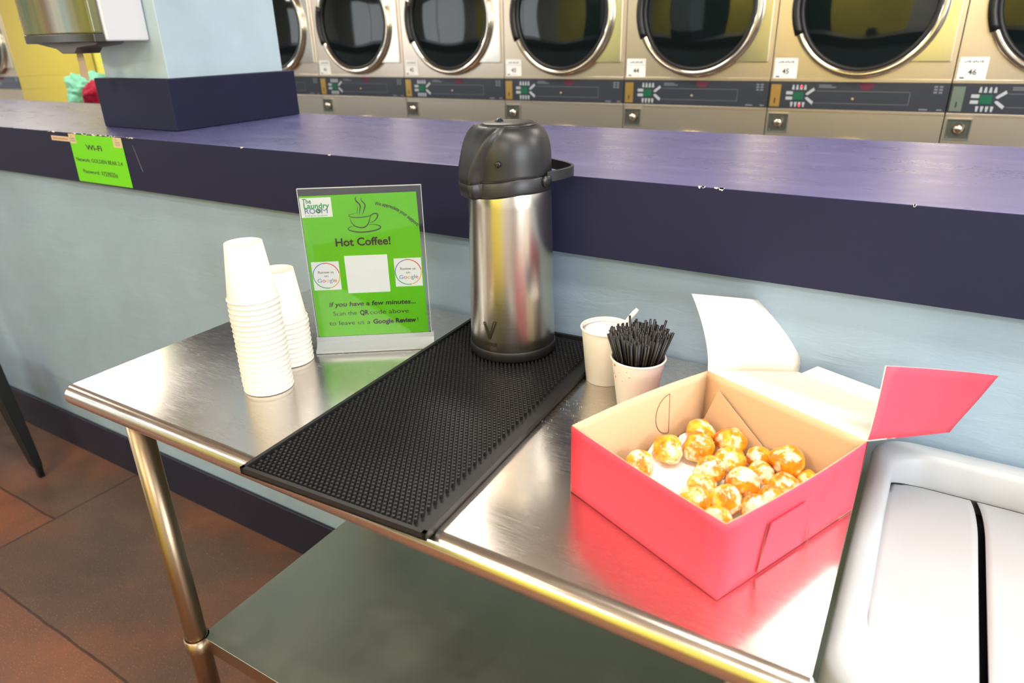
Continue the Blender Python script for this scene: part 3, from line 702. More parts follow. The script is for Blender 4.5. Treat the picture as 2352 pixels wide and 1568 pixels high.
# ---------------------------------------------------------------- pink doughnut box
U = Vector((-.91714, .39857, 0)); V = Vector((.39857, .91714, 0)); BW, BD, BH = .235, .250, .097
ang = math.atan2(U.y, U.x)          # local x runs along the near left side, local -y towards the lid
bx = thing('doughnut_box', 'open pink cardboard doughnut box with kraft inside on the table right end', 'box', (1.110, -.537, H + .0006))
def BP(u, v, z): p = U * u + V * v; return (p.x, p.y, z)
def slab(name, quad, thick_dir, parent, label=None, mats=None, nseg=1, bulge=None):
    """sheet of card: inner face material 1, outer face material 0"""
    q = [Vector(p) for p in quad]; td = Vector(thick_dir); b = MB(); vs = []; NS = nseg
    for layer in (0, 1):
        for i in range(NS + 1):
            for j in range(NS + 1):
                s_, t_ = i / NS, j / NS
                p = (q[0] * (1 - s_) + q[1] * s_) * (1 - t_) + (q[3] * (1 - s_) + q[2] * s_) * t_
                if bulge: p = p + bulge(s_, t_)
                vs.append(p + td * layer)
    n1_ = NS + 1; o_ = n1_ * n1_; fs = []; mi = []
    for i in range(NS):
        for j in range(NS):
            fs.append((i * n1_ + j, (i + 1) * n1_ + j, (i + 1) * n1_ + j + 1, i * n1_ + j + 1)); mi.append(0)
            fs.append((o_ + i * n1_ + j, o_ + i * n1_ + j + 1, o_ + (i + 1) * n1_ + j + 1, o_ + (i + 1) * n1_ + j)); mi.append(1)
    for k in range(NS):
        for (a_, c_) in ((k, k + 1), (NS * n1_ + k + 1, NS * n1_ + k), ((k + 1) * n1_, k * n1_), (k * n1_ + NS, (k + 1) * n1_ + NS)):
            fs.append((a_, c_, o_ + c_, o_ + a_)); mi.append(1)
    b.v = [tuple(v) for v in vs]; b.f = [list(f) for f in fs]; b.mi = mi; b.sm = [NS > 1] * len(fs)
    return b.build(name, mats or [M['pink'], M['kraft']], parent, label=label)
T = .0010
# tray: floor and four walls, slightly bowed
slab('box_floor', [BP(0, 0, 0), BP(BW, 0, 0), BP(BW, BD, 0), BP(0, BD, 0)], (0, 0, T), bx)
bow = lambda dvec, amt: (lambda s_, t_: Vector(dvec) * (amt * math.sin(PI * s_) * t_))
slab('side_wall', [BP(0, 0, 0), BP(BW, 0, 0), BP(BW, 0, BH), BP(0, 0, BH)], V * T, bx, nseg=8, bulge=bow(-V, .0025))
slab('side_wall', [BP(0, 0, 0), BP(0, BD, 0), BP(0, BD, BH), BP(0, 0, BH)], U * T, bx, nseg=8, bulge=bow(-U, .004))
slab('side_wall', [BP(BW, 0, 0), BP(BW, BD, 0), BP(BW, BD, BH), BP(BW, 0, BH)], U * -T, bx, nseg=8, bulge=bow(U, .006))
slab('side_wall', [BP(0, BD, 0), BP(BW, BD, 0), BP(BW, BD, BH), BP(0, BD, BH)], V * -T, bx, nseg=8)
# kraft gusset folded against the hinge wall
def tri(name, pts, th, parent, mt_):
    p = [Vector(q) for q in pts]; b = MB(); n_ = len(p); td = Vector(th)
    b.add(p + [q + td for q in p], [list(range(n_)), list(range(n_, 2 * n_))[::-1]] + [(k, (k + 1) % n_, (k + 1) % n_ + n_, k + n_) for k in range(n_)]); return b.build(name, mt_, parent)
tri('corner_gusset', [BP(.232, .243, .012), BP(.207, .243, .079), BP(.112, .243, .018), BP(.105, .243, .003), BP(.232, .243, .003)], V * -.0008, bx, M['kraft'])
# tuck tab and slits on the side wall to the right
tri('tuck_tab', [BP(-.0016, .062, .004), BP(-.0050, .070, .068), BP(-.0050, .132, .068), BP(-.0016, .140, .004)], U * .0008, bx, M['pink'])
def slit(p, q, wd=.0010, off=-.0058):
    b = MB()
    a_, c_ = Vector(p), Vector(q); t = (c_ - a_).normalized(); nv = Vector((-t.y, t.x)) * wd / 2
    b.add([BP(off, *(a_ + nv)), BP(off, *(a_ - nv)), BP(off, *(c_ - nv)), BP(off, *(c_ + nv))], [(0, 1, 2, 3)]); b.build('slot', M['slit'], bx)
slit((.0605, .006), (.0675, .068), .0022, -.0030); slit((.150, .000), (.147, .026), .0022, -.0045); slit((.150, .030), (.140, .062), .0006); slit((.185, .062), (.188, .088), .0008); slit((.160, .056), (.185, .062), .0008)
# half moon tab seen inside the left wall
b = MB()
pts = [Vector((BW - .0012 + .006 * 0, 0, 0))]
def arcw(cv, cz, rv, rz, a0, a1, wd):
    P_ = [(cv + rv * math.cos(a0 + (a1 - a0) * i / 16), cz + rz * math.sin(a0 + (a1 - a0) * i / 16)) for i in range(17)]
    for i in range(16):
        t = (Vector(P_[i + 1]) - Vector(P_[i])).normalized(); nv = Vector((-t.y, t.x)) * wd / 2
        e = BW - .0022 + .006 * .9
        def X(p_): tt = p_[1] / BH; ss = p_[0] / BD; return BP(BW - .0016 + .006 * math.sin(PI * ss) * tt, p_[0], p_[1])
        b.add([X(Vector(P_[i]) + nv), X(Vector(P_[i]) - nv), X(Vector(P_[i + 1]) - nv), X(Vector(P_[i + 1]) + nv)], [(0, 1, 2, 3)])
arcw(.178, .052, .026, .030, PI / 2, 3 * PI / 2, .0010)
for z0_, z1_ in ((.022, .082),):
    for i in range(6):
        za = z0_ + (z1_ - z0_) * i / 6; zc = z0_ + (z1_ - z0_) * (i + 1) / 6
        f_ = lambda vv, zz: BP(BW - .0016 + .006 * math.sin(PI * vv / BD) * zz / BH, vv, zz)
        b.add([f_(.1775, za), f_(.1783, za), f_(.1783, zc), f_(.1775, zc)], [(0, 1, 2, 3)])
b.build('half_moon_tab', M['slit'], bx)
# lid thrown open, resting back towards the wall
th = math.radians(-17.5); Wd_ = V * math.cos(th) + Vector((0, 0, math.sin(th))); Nd = V * -math.sin(th) + Vector((0, 0, math.cos(th)))
hl = Vector(BP(BW, BD, BH)); hr = Vector(BP(0, BD, BH)); LL = .243
LM = [M['pink'], M['lid_in']]
lid = slab('lid', [hr, hl, hl + Wd_ * LL, hr + Wd_ * LL], Nd * T, bx, mats=LM)
lid['label'] = 'open lid of the doughnut box, pale inside'
# left lid flap standing up, rounded at its far corner
def flap(name, S, side, ph0, a0, ph1, a1, l0, l1, label):
    b = MB(); NI, NJ = 10, 8; vs = []
    for layer in (0, 1):
        for i in range(NI + 1):
            s_ = i / NI
            for j in range(NJ + 1):
                t_ = j / NJ; ph = ph0 + (ph1 - ph0) * s_; a_ = (a0 + (a1 - a0) * s_) * t_
                far = l0 + (l1 - l0) * t_ ** 1.0 + (.012 * math.sin(PI * t_) if True else 0)
                l_ = s_ * far + (0.0) * (1 - s_)
                ph2 = ph * t_ ** .35
                p = S + Wd_ * l_ + (Nd * math.cos(ph2) + side * math.sin(ph2)) * a_
                vs.append(p + side * -.0009 * layer)
    n1_ = NJ + 1; o_ = (NI + 1) * n1_; fs = []; mi = []
    for i in range(NI):
        for j in range(NJ):
            fs.append((i * n1_ + j, (i + 1) * n1_ + j, (i + 1) * n1_ + j + 1, i * n1_ + j + 1)); mi.append(0)
            fs.append((o_ + i * n1_ + j, o_ + i * n1_ + j + 1, o_ + (i + 1) * n1_ + j + 1, o_ + (i + 1) * n1_ + j)); mi.append(1)
    for k in range(NJ):
        for (a_, c_) in ((k, k + 1), (NI * n1_ + k + 1, NI * n1_ + k)): fs.append((a_, c_, o_ + c_, o_ + a_)); mi.append(1)
    for k in range(NI):
        for (a_, c_) in (((k + 1) * n1_, k * n1_), (k * n1_ + NJ, (k + 1) * n1_ + NJ)): fs.append((a_, c_, o_ + c_, o_ + a_)); mi.append(1)
    b.v = [tuple(v) for v in vs]; b.f = [list(f) for f in fs]; b.mi = mi; b.sm = [True] * len(fs)
    return b.build(name, LM, lid, label=label)
R2 = math.radians
flap('lid_flap', hl, U, R2(34), .115, R2(42), .130, LL, .250, 'left lid flap standing up, pale inside')
flap('lid_flap', hr, -U, R2(-6), .090, R2(14), .095, LL, .262, 'pink right lid flap standing up')
# front flap of the lid, turned up a little against the wall
fa = hl + Wd_ * LL; fb = hr + Wd_ * LL; up = (Nd * .93 + Wd_ * .36).normalized() * .022
tri('lid_front_flap', [fa + (fb - fa) * .02, fa + (fb - fa) * .10 + up * .95, fa + (fb - fa) * .90 + up, fa + (fb - fa) * .98], Wd_ * .0009, lid, M['lid_in'])
# wax paper
b = MB(); NG = 26; vs = []
for i in range(NG + 1):
    for j in range(NG + 1):
        u_ = .006 + (BW - .012) * i / NG; v_ = .006 + (BD - .018) * j / NG
        z = .0018 + .0012 * (noise.noise(Vector((u_ * 40, v_ * 40, 2))) + .5)
        eu = max(0, u_ - (BW - .040)) / .034; z += .028 * eu ** 2 * (0.45 + 0.55 * abs(noise.noise(Vector((v_ * 34, 3, 1))) * 2))
        u2 = u_ - .010 * eu
        vs.append(BP(u2, v_, z))
b.add(vs, [(i * (NG + 1) + j, (i + 1) * (NG + 1) + j, (i + 1) * (NG + 1) + j + 1, i * (NG + 1) + j + 1) for i in range(NG) for j in range(NG)])
o = b.build('wax_paper', M['liner']); o.location = bx.location; sf = o.modifiers.new('thickness', 'SOLIDIFY'); sf.thickness = .0003
tag(o, 'crumpled white wax paper lining the floor of the doughnut box', 'paper')
# doughnut holes
DN = [
 (0.9592, -0.3723, 0.0220, 0.0187, 'glazed doughnut hole alone by the near left wall of the box'),
 (0.9802, -0.3240, 0.0237, 0.0205, 'round glazed doughnut hole just right of the lone one, beside the crumpled paper'),
 (1.0056, -0.2619, 0.0233, 0.0201, 'glazed doughnut hole farthest back, half hidden in the hinge corner'),
 (1.0155, -0.3003, 0.0246, 0.0215, 'large thickly glazed doughnut hole in front of the farthest one'),
 (1.0492, -0.2685, 0.0245, 0.0214, 'dark orange doughnut hole against the gusset of the back wall'),
 (1.0601, -0.3126, 0.0235, 0.0203, 'doughnut hole in the middle, nearer than the dark orange one'),
 (1.0437, -0.3464, 0.0226, 0.0194, 'doughnut hole left of centre, touching the middle one'),
 (1.0444, -0.3821, 0.0216, 0.0183, 'doughnut hole with a bright yellow cap, second in the row down to the front'),
 (1.0467, -0.4178, 0.0226, 0.0193, 'doughnut hole leaning on the near left wall, its top in view'),
 (1.0929, -0.2840, 0.0215, 0.0182, 'smaller smooth doughnut hole left of the tall one on the right'),
 (1.1255, -0.2966, 0.0360, 0.0215, 'tall shiny doughnut hole perched highest at the right of the pile'),
 (1.0872, -0.3541, 0.0246, 0.0215, 'biggest doughnut hole, white with glaze, in the centre of the pile'),
 (1.1006, -0.3195, 0.0209, 0.0176, 'glaze-covered doughnut hole behind the biggest one'),
 (1.1328, -0.3308, 0.0215, 0.0182, 'doughnut hole below the tall one, near the right wall'),
 (1.1559, -0.3074, 0.0198, 0.0165, 'doughnut hole tucked in the far right corner, partly hidden by the wall'),
 (1.0774, -0.3969, 0.0229, 0.0196, 'broad doughnut hole with a white glaze cap near the front corner'),
 (1.1112, -0.3913, 0.0222, 0.0166, 'doughnut hole by the right wall, right of the broad one'),
 (1.0780, -0.4311, 0.0198, 0.0165, 'doughnut hole nearest the front corner, mostly behind the wall edge'),
 (1.1222, -0.3619, 0.0198, 0.0165, 'small whitish doughnut hole at the right wall edge')]
for k, (x, y, z, rr, lab) in enumerate(DN):
    bm = bmesh.new(); bmesh.ops.create_icosphere(bm, subdivisions=4, radius=1)
    for v in bm.verts:
        n0 = v.co.normalized(); s_ = 1 + .16 * noise.noise(n0 * 1.1 + Vector((k * 3.1, 0, 0))) + .07 * noise.noise(n0 * 3.1 + Vector((0, k * 2.3, 0))) + .02 * noise.noise(n0 * 8 + Vector((k, 0, 0)))
        v.co = n0 * rr * s_
        v.co.z *= .97
    me = bpy.data.meshes.new('doughnut_hole'); bm.to_mesh(me); bm.free(); me.materials.append(M['donut']); me.polygons.foreach_set('use_smooth', [True] * len(me.polygons))
    o = bpy.data.objects.new('doughnut_hole', me); C.objects.link(o); o.location = (x, y, z + H); tag(o, lab, 'doughnut', 'doughnut holes in the pink box')

# ---------------------------------------------------------------- grey bin right of the table
BX0, BX1, BY0, BY1 = 1.2145, 1.4990, -.530, .0; BZ = H - .050
bn = thing('waste_bin', 'tall light grey waste bin with a two flap lid right of the table', 'bin', (0, 0, 0))
def rrect(x0, y0, x1, y1, r, k=8):
    P_ = []
    for cx, cy, a0 in ((x1 - r, y1 - r, 0), (x0 + r, y1 - r, 90), (x0 + r, y0 + r, 180), (x1 - r, y0 + r, 270)):
        for i in range(k + 1): a = math.radians(a0 + 90 * i / k); P_.append((cx + r * math.cos(a), cy + r * math.sin(a)))
    return P_
def loft(b, rings, mi=0, cap0=False, cap1=False):
    n_ = len(rings[0][0]); vs = []
    for P_, z in rings: vs += [(x, y, z if not callable(z) else z(x, y)) for x, y in P_]
    b.add(vs, [(j * n_ + k, j * n_ + (k + 1) % n_, (j + 1) * n_ + (k + 1) % n_, (j + 1) * n_ + k) for j in range(len(rings) - 1) for k in range(n_)], mi, True)
    if cap0: b.add(vs[:n_], [list(range(n_))[::-1]], mi)
    if cap1: b.add(vs[-n_:], [list(range(n_))], mi)
def RR(i, r): return rrect(BX0 + i, BY0 + i, BX1 - i, BY1 - i, r)
b = MB()
loft(b, [(rrect(BX0 + .03, BY0 + .05, BX1 - .03, BY1 - .05, .03), .001), (RR(.008, .040), BZ - .075), (RR(.008, .040), BZ - .074)], cap0=True)
b.build('bin_body', M['bin'], bn)
# rim: high at the back, sloping to the flaps
def zr(h_back, h_front): return lambda x, y: BZ + h_front + (h_back - h_front) * max(0, min(1, (y - (BY1 - .10)) / .10))
def RI(dx0, dy0, dx1, dy1, r): return rrect(BX0 + dx0, BY0 + dy0, BX1 - dx1, BY1 - dy1, r)
b = MB()
loft(b, [(RI(0, 0, 0, 0, .045), BZ - .080), (RI(0, 0, 0, 0, .045), BZ - .014), (RI(.003, .003, .003, .003, .044), BZ - .005), (RI(.012, .012, .012, .010, .042), BZ), (RI(.022, .028, .022, .034, .050), BZ),
         (RI(.028, .040, .028, .037, .056), BZ - .003), (RI(.031, .050, .031, .040, .058), BZ - .010), (RI(.033, .058, .033, .041, .060), lambda x, y: BZ - .010 - .045 * max(0, min(1, (y - (BY1 - .13)) / .09)))])
b.build('lid_rim', M['bin'], bn)
XC = (BX0 + BX1) / 2
for s_ in (-1, 1):
    b = MB(); xa = (BX0 + .031) if s_ < 0 else XC + .0042; xb = XC - .0042 if s_ < 0 else BX1 - .031
    NX, NY = 14, 30; vs = []
    y0_, y1_ = BY0 + .052, BY1 - .046
    for lay in (0, 1):
        for i in range(NX + 1):
            for j in range(NY + 1):
                x = xa + (xb - xa) * i / NX; y = y0_ + (y1_ - y0_) * j / NY
                # rounded outer corners
                ox = (x - xa) if s_ < 0 else (xb - x); 
                for (yc, sg_) in ((y0_, 1), (y1_, -1)):
                    dy = (y - yc) * sg_; rr = .052
                    if ox < rr and dy < rr:
                        dd = math.hypot(rr - ox, rr - dy)
                        if dd > rr: f_ = rr / dd; ox2 = rr - (rr - ox) * f_; dy2 = rr - (rr - dy) * f_; x = xa + ox2 if s_ < 0 else xb - ox2; y = yc + sg_ * dy2
                back = max(0, min(1, (y - (BY1 - .20)) / .155))
                z = BZ - .011 - .042 * back ** 1.6 - .002 * lay
                vs.append((x, y, z))
    n1_ = NY + 1; o_ = (NX + 1) * n1_; fs = []
    for i in range(NX):
        for j in range(NY): fs.append((i * n1_ + j, (i + 1) * n1_ + j, (i + 1) * n1_ + j + 1, i * n1_ + j + 1)); fs.append((o_ + i * n1_ + j, o_ + i * n1_ + j + 1, o_ + (i + 1) * n1_ + j + 1, o_ + (i + 1) * n1_ + j))
    for k in range(NY):
        for (a_, c_) in ((k, k + 1), (NX * n1_ + k + 1, NX * n1_ + k)): fs.append((a_, c_, o_ + c_, o_ + a_))
    b.add(vs, fs, 0, True); b.build('flap', M['bin'], bn)
b = MB(); loft(b, [(RI(.035, .06, .035, .045, .05), BZ - .075), (RI(.035, .06, .035, .045, .05), BZ - .074)], cap1=True); b.build('inner_shade', M['gasket'], bn)

# ---------------------------------------------------------------- paper towel dispenser on the pillar
dz = H + .548
dp = thing('towel_dispenser', 'smoky green paper towel dispenser with pale housing mounted on the pillar', 'dispenser', (0, 0, 0))
DX0, DX1 = -1.045, -.680
b = MB(); b.box(DX0 + .004, .015, dz, DX1, .1355, dz + .38); b.build('housing', M['disp_white'], dp, bevel=.006)
b = MB(); b.prism([(DX0, .012), (DX0 + .012, -.010), (DX0 + .05, -.022), (DX1 - .04, -.022), (DX1 - .008, -.012), (DX1 - .002, .012)], dz + .018, dz + .38, axis='z'); cv = b.build('cover', M['smoke'], dp, bevel=.006)
b = MB(); b.prism([(DX0, .013), (DX0 + .012, -.011), (DX0 + .05, -.023), (DX1 - .04, -.023), (DX1 - .008, -.013), (DX1 - .002, .013)], dz - .002, dz + .020, axis='z'); b.build('cover_lip', M['smoke_dark'], dp, bevel=.003)
b = MB(); b.prism([(DX0 + .03, 0), (DX1 - .01, 0), (DX1 - .03, -.008), (DX1 - .120, -.014), (DX1 - .140, -.028), (DX0 + .165, -.028), (DX0 + .140, -.016)], .0, .07)
for i in range(len(b.v)): x, y, z = b.v[i]; b.v[i] = (x, y, z + dz)
b.build('nozzle', M['nozzle'], dp, bevel=.002)
lettering('mil', .016, M['print'], cv, DX0 + .042, -.0226, dz + .058); lettering('dimension', .0075, M['print'], cv, DX0 + .052, -.0226, dz + .042)
b = MB(); vs = []
pr_ = [(-.0175, .004), (-.021, -.010), (-.0180, -.018), (-.0190, -.028), (-.0260, -.055), (-.010, -.057), (.004, -.066), (.014, -.062)]
b.add([(x, .030, z) for x, z in [(-.013, .006)] + pr_ + [(.0135, .006)]] + [(x, .031, z) for x, z in [(-.013, .006)] + pr_ + [(.0135, .006)]], [list(range(10)), list(range(10, 20))[::-1]] + [(k, (k + 1) % 10, (k + 1) % 10 + 10, k + 10) for k in range(10)])
o = b.build('paper_towel', M['towel']); o.location = ((DX0 + .165 + DX1 - .140) / 2 + .002, 0, dz - .032); tag(o, 'torn brown paper towel hanging out of the dispenser nozzle', 'paper towel')

# ---------------------------------------------------------------- tumble dryers
cache = {}
def cm_(key, fn):
    if key not in cache: cache[key] = fn()
    return cache[key]
DW = .762; YD = 2.62
def dryer(x0, yd, number, label, group, red=False, tone=0, zoff=0):
    t = thing('tumble_dryer', label, 'dryer', (x0, yd, 0), 0, group)
    zt, zb_ = H + .314 + zoff, H + .188 + zoff
    def cab():
        b = MB(); b.box(.002, 0, .10, DW - .002, .82, zb_); b.box(.002, 0, zt, DW - .002, .82, 2.05); b.box(.002, .004, zb_, DW - .002, .82, zt); b.box(.002, .02, 0, DW - .002, .82, .10)
        b.box(.002, -.006, zt - .001, DW - .002, .004, zt + .014); b.box(.002, -.004, zb_ - .010, DW - .002, .004, zb_ + .002)
        return b.mesh('cabinet', M['dryer'])
    put('cabinet', cm_(('cab', zoff), cab), t, bevel=.0015)
    def door(cz, up):
        R = .300
        def plate():
            b = MB(); P_ = []
            e = .240
            # circle on the left joined to a square cornered right side
            for i in range(25): a = math.radians(90 + 180 * i / 24); P_.append((.385 + .290 * math.cos(a), .290 * math.sin(a)))
            P_ = [(.385, e + .05), (.738, e)] if False else [(.742, .245), (.560, .245)] + [(.385 + .290 * math.cos(math.radians(a)), .290 * math.sin(math.radians(a))) for a in range(58, 303, 6)] + [(.560, -.245), (.742, -.245)]
            b.prism([(x, z) for x, z in P_], -.016, -.001); return b.mesh('door', M['dryer2'])
        d = put('door', cm_('plate', plate), t, bevel=.003); d.location = (0, 0, cz)
        def ringm(): b = MB(); b.ring(.297, .018, .385, -.024, 0, 'y', 96, 14, 0, 1.1); return b.mesh('chrome_ring', M['chrome'])
        put('chrome_ring', cm_('ring', ringm), d)
        def gas(): b = MB(); b.ring(.276, .012, .385, -.026, 0, 'y', 80, 10, 0, 1.0); return b.mesh('gasket', M['gasket'])
        put('gasket', cm_('gas', gas), d)
        def gla():
            b = MB(); vs = [(.385, -.034, 0)]; fs = []; rings = [(.07, -.0335), (.14, -.032), (.21, -.0285), (.268, -.022)]; n_ = 64
            for r_, y_ in rings: vs += [(.385 + r_ * math.cos(2 * PI * k / n_), y_, r_ * math.sin(2 * PI * k / n_)) for k in range(n_)]
            fs = [(0, 1 + k, 1 + (k + 1) % n_) for k in range(n_)] + [(1 + j * n_ + k, 1 + (j + 1) * n_ + k, 1 + (j + 1) * n_ + (k + 1) % n_, 1 + j * n_ + (k + 1) % n_) for j in range(3) for k in range(n_)]
            b.add(vs, fs, 0, True); return b.mesh('door_glass', M['glass'])
        put('door_glass', cm_('gla', gla), d)
        def han():
            b = MB(); P_ = [(.385 + .300 * math.cos(math.radians(a)), -.036, .300 * math.sin(math.radians(a))) for a in range(160, 206, 5)]
            b.tube(P_, .020, 10, flat=(.016, .020)); return b.mesh('handle', M['plastic_dark'])
        put('handle', cm_('han', han), d, label='black curved handle')
    door(H + .645 + zoff, True); door(H - .254 + zoff, False)
    def pan():
        b = MB(); b.box(.003, -.004, zb_ + .003, DW - .003, .004, zt - .002)
        return b.mesh('control_panel', M['panel'])
    p = put('control_panel', cm_(('pan', zoff), pan), t)
    def keys():
        b = MB(); cz = (zt + zb_) / 2 - .002; cx = .142
        for s_ in (-1, 1):
            for k in range(4): b.prism([(cx - .036 + k * .018, cz + s_ * .028), (cx - .024 + k * .018, cz + s_ * .028), (cx - .027 + k * .018, cz + s_ * .050), (cx - .033 + k * .018, cz + s_ * .050)], -.007, -.004)
        for z in (.006, -.018): b.box(cx - .060, -.007, cz + z, cx - .030, -.004, cz + z + .014)
        for s_ in (-1, 1): b.prism([(cx + .028, cz + s_ * .008), (cx + .034, cz + s_ * .016), (cx + .062, cz + s_ * .038), (cx + .068, cz + s_ * .026), (cx + .038, cz + s_ * .004)], -.007, -.004)
        return b.mesh('keypad', M['key'])
    put('keypad', cm_(('key', zoff), keys), p)
    def disp(): b = MB(); cz = (zt + zb_) / 2 - .002; b.box(.115, -.0065, cz - .018, .160, -.004, cz + .018); return b.mesh('display', M['led_green'])
    put('display', cm_(('disp', zoff), disp), p)
    def coin(): b = MB(); b.box(.010, -.008, zb_ + .010, .056, -.003, zt - .014); return b.mesh('coin_plate', M['gold'])
    c_ = put('coin_plate', cm_(('coin', zoff), coin) if number != '46' else coin(), p)
    if number == '46': c_.data.materials[0] = M['plategrey']
    b = MB(); b.box(.030, -.0086, zb_ + .026, .035, -.0075, zb_ + .050); b.build('coin_slot', M['gasket'], c_)
    def prt():
        b = MB(); b.rect(.225, zt - .026, .300, zt - .022, -.0045); b.rect(.225, zt - .018, .280, zt - .014, -.0045)
        for a in ((.215, .030, .610, .0315), (.215, .084, .610, .0855)): b.rect(a[0], zb_ + a[1], a[2], zb_ + a[3], -.0045)
        b.rect(.610, zb_ + .030, .6115, zb_ + .0855, -.0045)
        for k in range(2):
            for j in range(3): b.rect(.700 + k * .020, zt - .020 - j * .012, .714 + k * .020, zt - .013 - j * .012, -.0045)
        b.rect(.655, zb_ + .010, .690, zb_ + .016, -.0045); b.rect(.725, zb_ + .010, .745, zb_ + .016, -.0045)
        return b.mesh('panel_print', M['print'])
    put('panel_print', cm_(('prt', zoff), prt), p)
    def redp(): b = MB(); P_ = [(.430 + .034 * math.cos(a), zt - .004 - .032 * math.sin(a)) for a in [PI * i / 12 for i in range(13)]]; b.prism(P_, -.0052, -.0042); return b.mesh('red_emblem', M['redprint'])
    put('red_emblem', cm_(('red', zoff), redp), p)
    def but(): b = MB(); b.lathe([(.007, 0), (.006, .004), (.002, .006)], 16); b.v = [(.378 + x, -.004 - z, (zt + zb_) / 2 - .012 + y) for x, y, z in b.v]; return b.mesh('button', M['button'])
    put('button', cm_(('but', zoff), but), p)
    if red:
        for (x, z) in ((.150, .040), (.148, -.044)):
            b = MB(); b.lathe([(.005, 0), (.004, .003)], 12); b.v = [(x + a_, -.007 - c2, (zt + zb_) / 2 + z + b2) for a_, b2, c2 in b.v]; b.build('indicator', M['led_red'], p)
    def lock():
        b = MB(); z0, z1 = H + .078 + zoff, H + .168 + zoff; x0_, x1_ = .012, .108
        b.box(x0_, -.004, z0, x1_, .0, z1); b.box(x0_, -.012, z1 - .004, x1_, 0, z1, 1); b.box(x0_, -.012, z0, x1_, 0, z0 + .004, 1); b.box(x0_, -.012, z0, x0_ + .004, 0, z1, 1); b.box(x1_ - .004, -.012, z0, x1_, 0, z1, 1)
        return b.mesh('lock_plate', [M['lockbox'], M['dryer2']])
    lk = put('lock_plate', cm_(('lock', zoff), lock), t)
    def cyl():
        b = MB(); b.lathe([(.024, 0), (.024, .008), (.018, .018), (.012, .024), (.004, .026)], 24); b.v = [(.062 + x, -.004 - z, H + .126 + zoff + y) for x, y, z in b.v]
        for sx_ in (.024, .098): b.lathe([(.004, 0), (.003, .003)], 10); b.v[-20:] = [(sx_ + x, -.004 - z, H + .090 + zoff + y) for x, y, z in b.v[-20:]]
        return b.mesh('lock', M['chrome'])
    put('lock', cm_(('cyl', zoff), cyl), lk)
    if number:
        b = MB(); b.box(.012, -.0022, H + .320, .118, -.0012, H + .418); tg = b.build('number_label', M['wpaper'], t)
        b = MB(); b.rect(.016, H + .386, .114, H + .388, -.0026); b.rect(.022, H + .332, .040, H + .338, -.0026, 1); b.rect(.046, H + .334, .086, H + .336, -.0026); b.build('label_print', [M['key'], M['ink']], tg)
        b = MB()
        for q in range(9): b.rect(.030 + q * .0078, H + .396 + (q % 2) * .002, .036 + q * .0078, H + .401 + (q % 3) * .002, -.0026)
        b.build('label_header', M['print'], tg)
        lettering(number, .032, M['ink'], tg, .066, -.0026, H + .348, bold=.0006, name='number')
    return t
G1 = 'stacked stainless dryers behind the counter'
xs_ = [1.190 - DW * k for k in range(7)]
info = [('46', 'stainless dryer labelled 46 at the right edge of the photo'), ('45', 'stainless dryer labelled 45 with red indicator lights'), ('44', 'stainless dryer labelled 44, left of the one with red lights'),
        ('43', 'stainless dryer labelled 43, its lock just above the airpot head'), ('42', 'stainless dryer labelled 42, left of the airpot head'), ('41', 'stainless dryer labelled 41, second one right of the pillar'), (None, 'stainless dryer partly hidden by the blue pillar')]
for x, (nm, lab) in zip(xs_, info): dryer(x, YD, nm, lab, G1, red=(nm == '45'))
for k, lab in enumerate(['stainless dryer far left beyond the counter, left of the white post', 'second far stainless dryer at the left edge of the photo']):
    dryer(-7.12 - DW * (k + 1), 2.78, None, lab, 'far dryers left of the yellow wall', zoff=-.045)

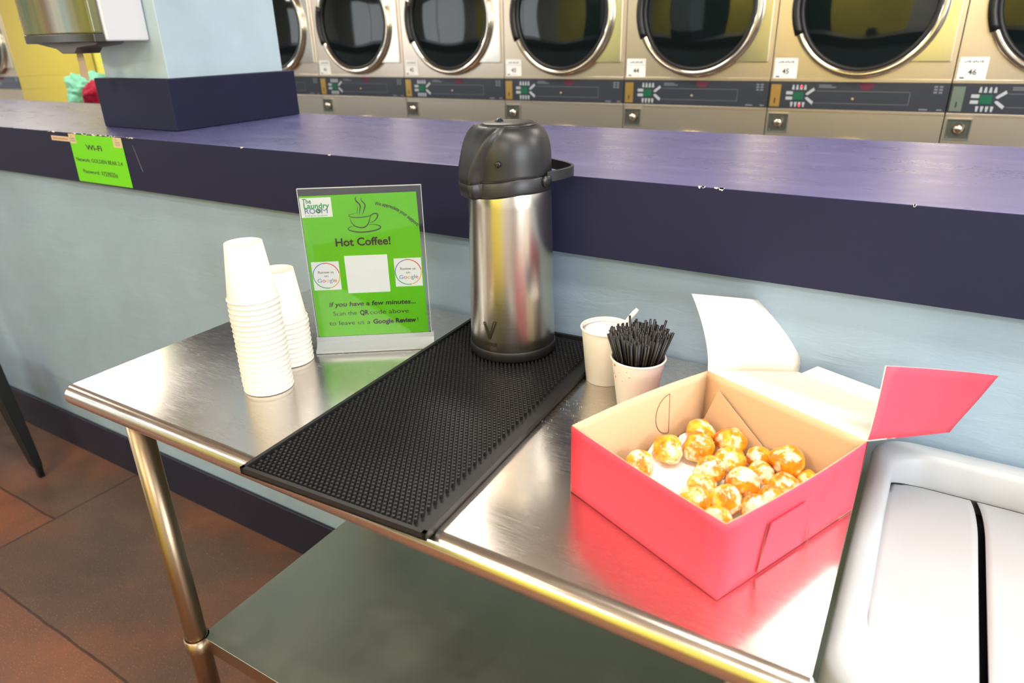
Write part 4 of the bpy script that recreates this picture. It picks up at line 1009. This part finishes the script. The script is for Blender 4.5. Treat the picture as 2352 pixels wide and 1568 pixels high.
# ---------------------------------------------------------------- laundry on a folding table beyond the pillar
ft = thing('folding_table', 'tan folding table beyond the counter holding green and red towels', 'table', (-4.60, 2.15, 0))
b = MB(); b.box(-.55, -.30, .985, .55, .30, 1.015); b.build('table_top', M['wood'], ft, bevel=.003)
for sx_ in (-.5, .5):
    for sy_ in (-.25, .25): b = MB(); b.box(sx_ - .02, sy_ - .02, 0, sx_ + .02, sy_ + .02, .985); b.build('leg', M['white'], ft)
def heap(name, cx, cy, cz, rx, ry, rz, seed, mt_, lab):
    bm = bmesh.new(); bmesh.ops.create_icosphere(bm, subdivisions=5, radius=1)
    for v in bm.verts:
        n0 = v.co.normalized(); s_ = 1 + .35 * noise.noise(n0 * 1.7 + Vector((seed, 0, 0))) + .22 * abs(noise.noise(n0 * 4 + Vector((0, seed, 0)))) + .07 * noise.noise(n0 * 11 + Vector((seed, 1, 0)))
        v.co = Vector((n0.x * rx * s_, n0.y * ry * s_, max(-1.0, n0.z * s_) * rz))
    me = bpy.data.meshes.new(name); bm.to_mesh(me); bm.free(); me.materials.append(mt_); me.polygons.foreach_set('use_smooth', [True] * len(me.polygons))
    o = bpy.data.objects.new(name, me); C.objects.link(o); o.location = (cx, cy, cz); tag(o, lab, 'towel'); return o
heap('towel', -4.62, 2.12, 1.016 + .125, .22, .15, .125, 3.2, M['cloth_green'], 'crumpled mint green towel heaped on the folding table')
heap('towel', -4.19, 1.98, 1.016 + .110, .16, .14, .110, 8.1, M['cloth_red'], 'crimson towel bunched against the pillar side of the green one')

# ---------------------------------------------------------------- black metal chair, mostly out of view
ch = thing('metal_chair', 'black metal chair at the left edge, only one splayed leg in view', 'chair', (-1.70, -.33, 0))
b = MB(); b.box(-.17, -.17, .435, .17, .17, .455); b.build('seat', M['chair'], ch, bevel=.012)
def leg(sx_, sy_):
    b = MB(); fx, fy = sx_ * .262, sy_ * .148; tx_, ty_ = sx_ * .140, sy_ * .150
    pts = [(fx, fy, .0), (fx, fy, .035), (fx + (tx_ - fx) * .10, fy, .055), (tx_ + (fx - tx_) * .45, (fy + ty_) / 2, .24), (tx_, ty_, .438)]
    ws = [.012, .0125, .019, .027, .032]; vs = []; fs = []
    for (x, y, z), w_ in zip(pts, ws):
        for a, c_ in ((-1, -1), (1, -1), (1, 1), (-1, 1)): vs.append((x + a * w_, y + c_ * w_ * .8, z))
    for j in range(4):
        for k in range(4): fs.append((j * 4 + k, j * 4 + (k + 1) % 4, (j + 1) * 4 + (k + 1) % 4, (j + 1) * 4 + k))
    fs += [(3, 2, 1, 0), (16, 17, 18, 19)]; b.add(vs, fs); return b.build('leg', M['chair'], ch, bevel=.003)
for sx_ in (-1, 1):
    for sy_ in (-1, 1): leg(sx_, sy_)
b = MB(); b.box(-.17, -.165, .455, -.150, .165, .47); b.tube([(-.16, -.15, .45), (-.20, -.15, .70), (-.21, -.10, .83), (-.21, .10, .83), (-.20, .15, .70), (-.16, .15, .45)], .011, 10); b.box(-.205, -.035, .46, -.198, .035, .83)
b.build('backrest', M['chair'], ch)
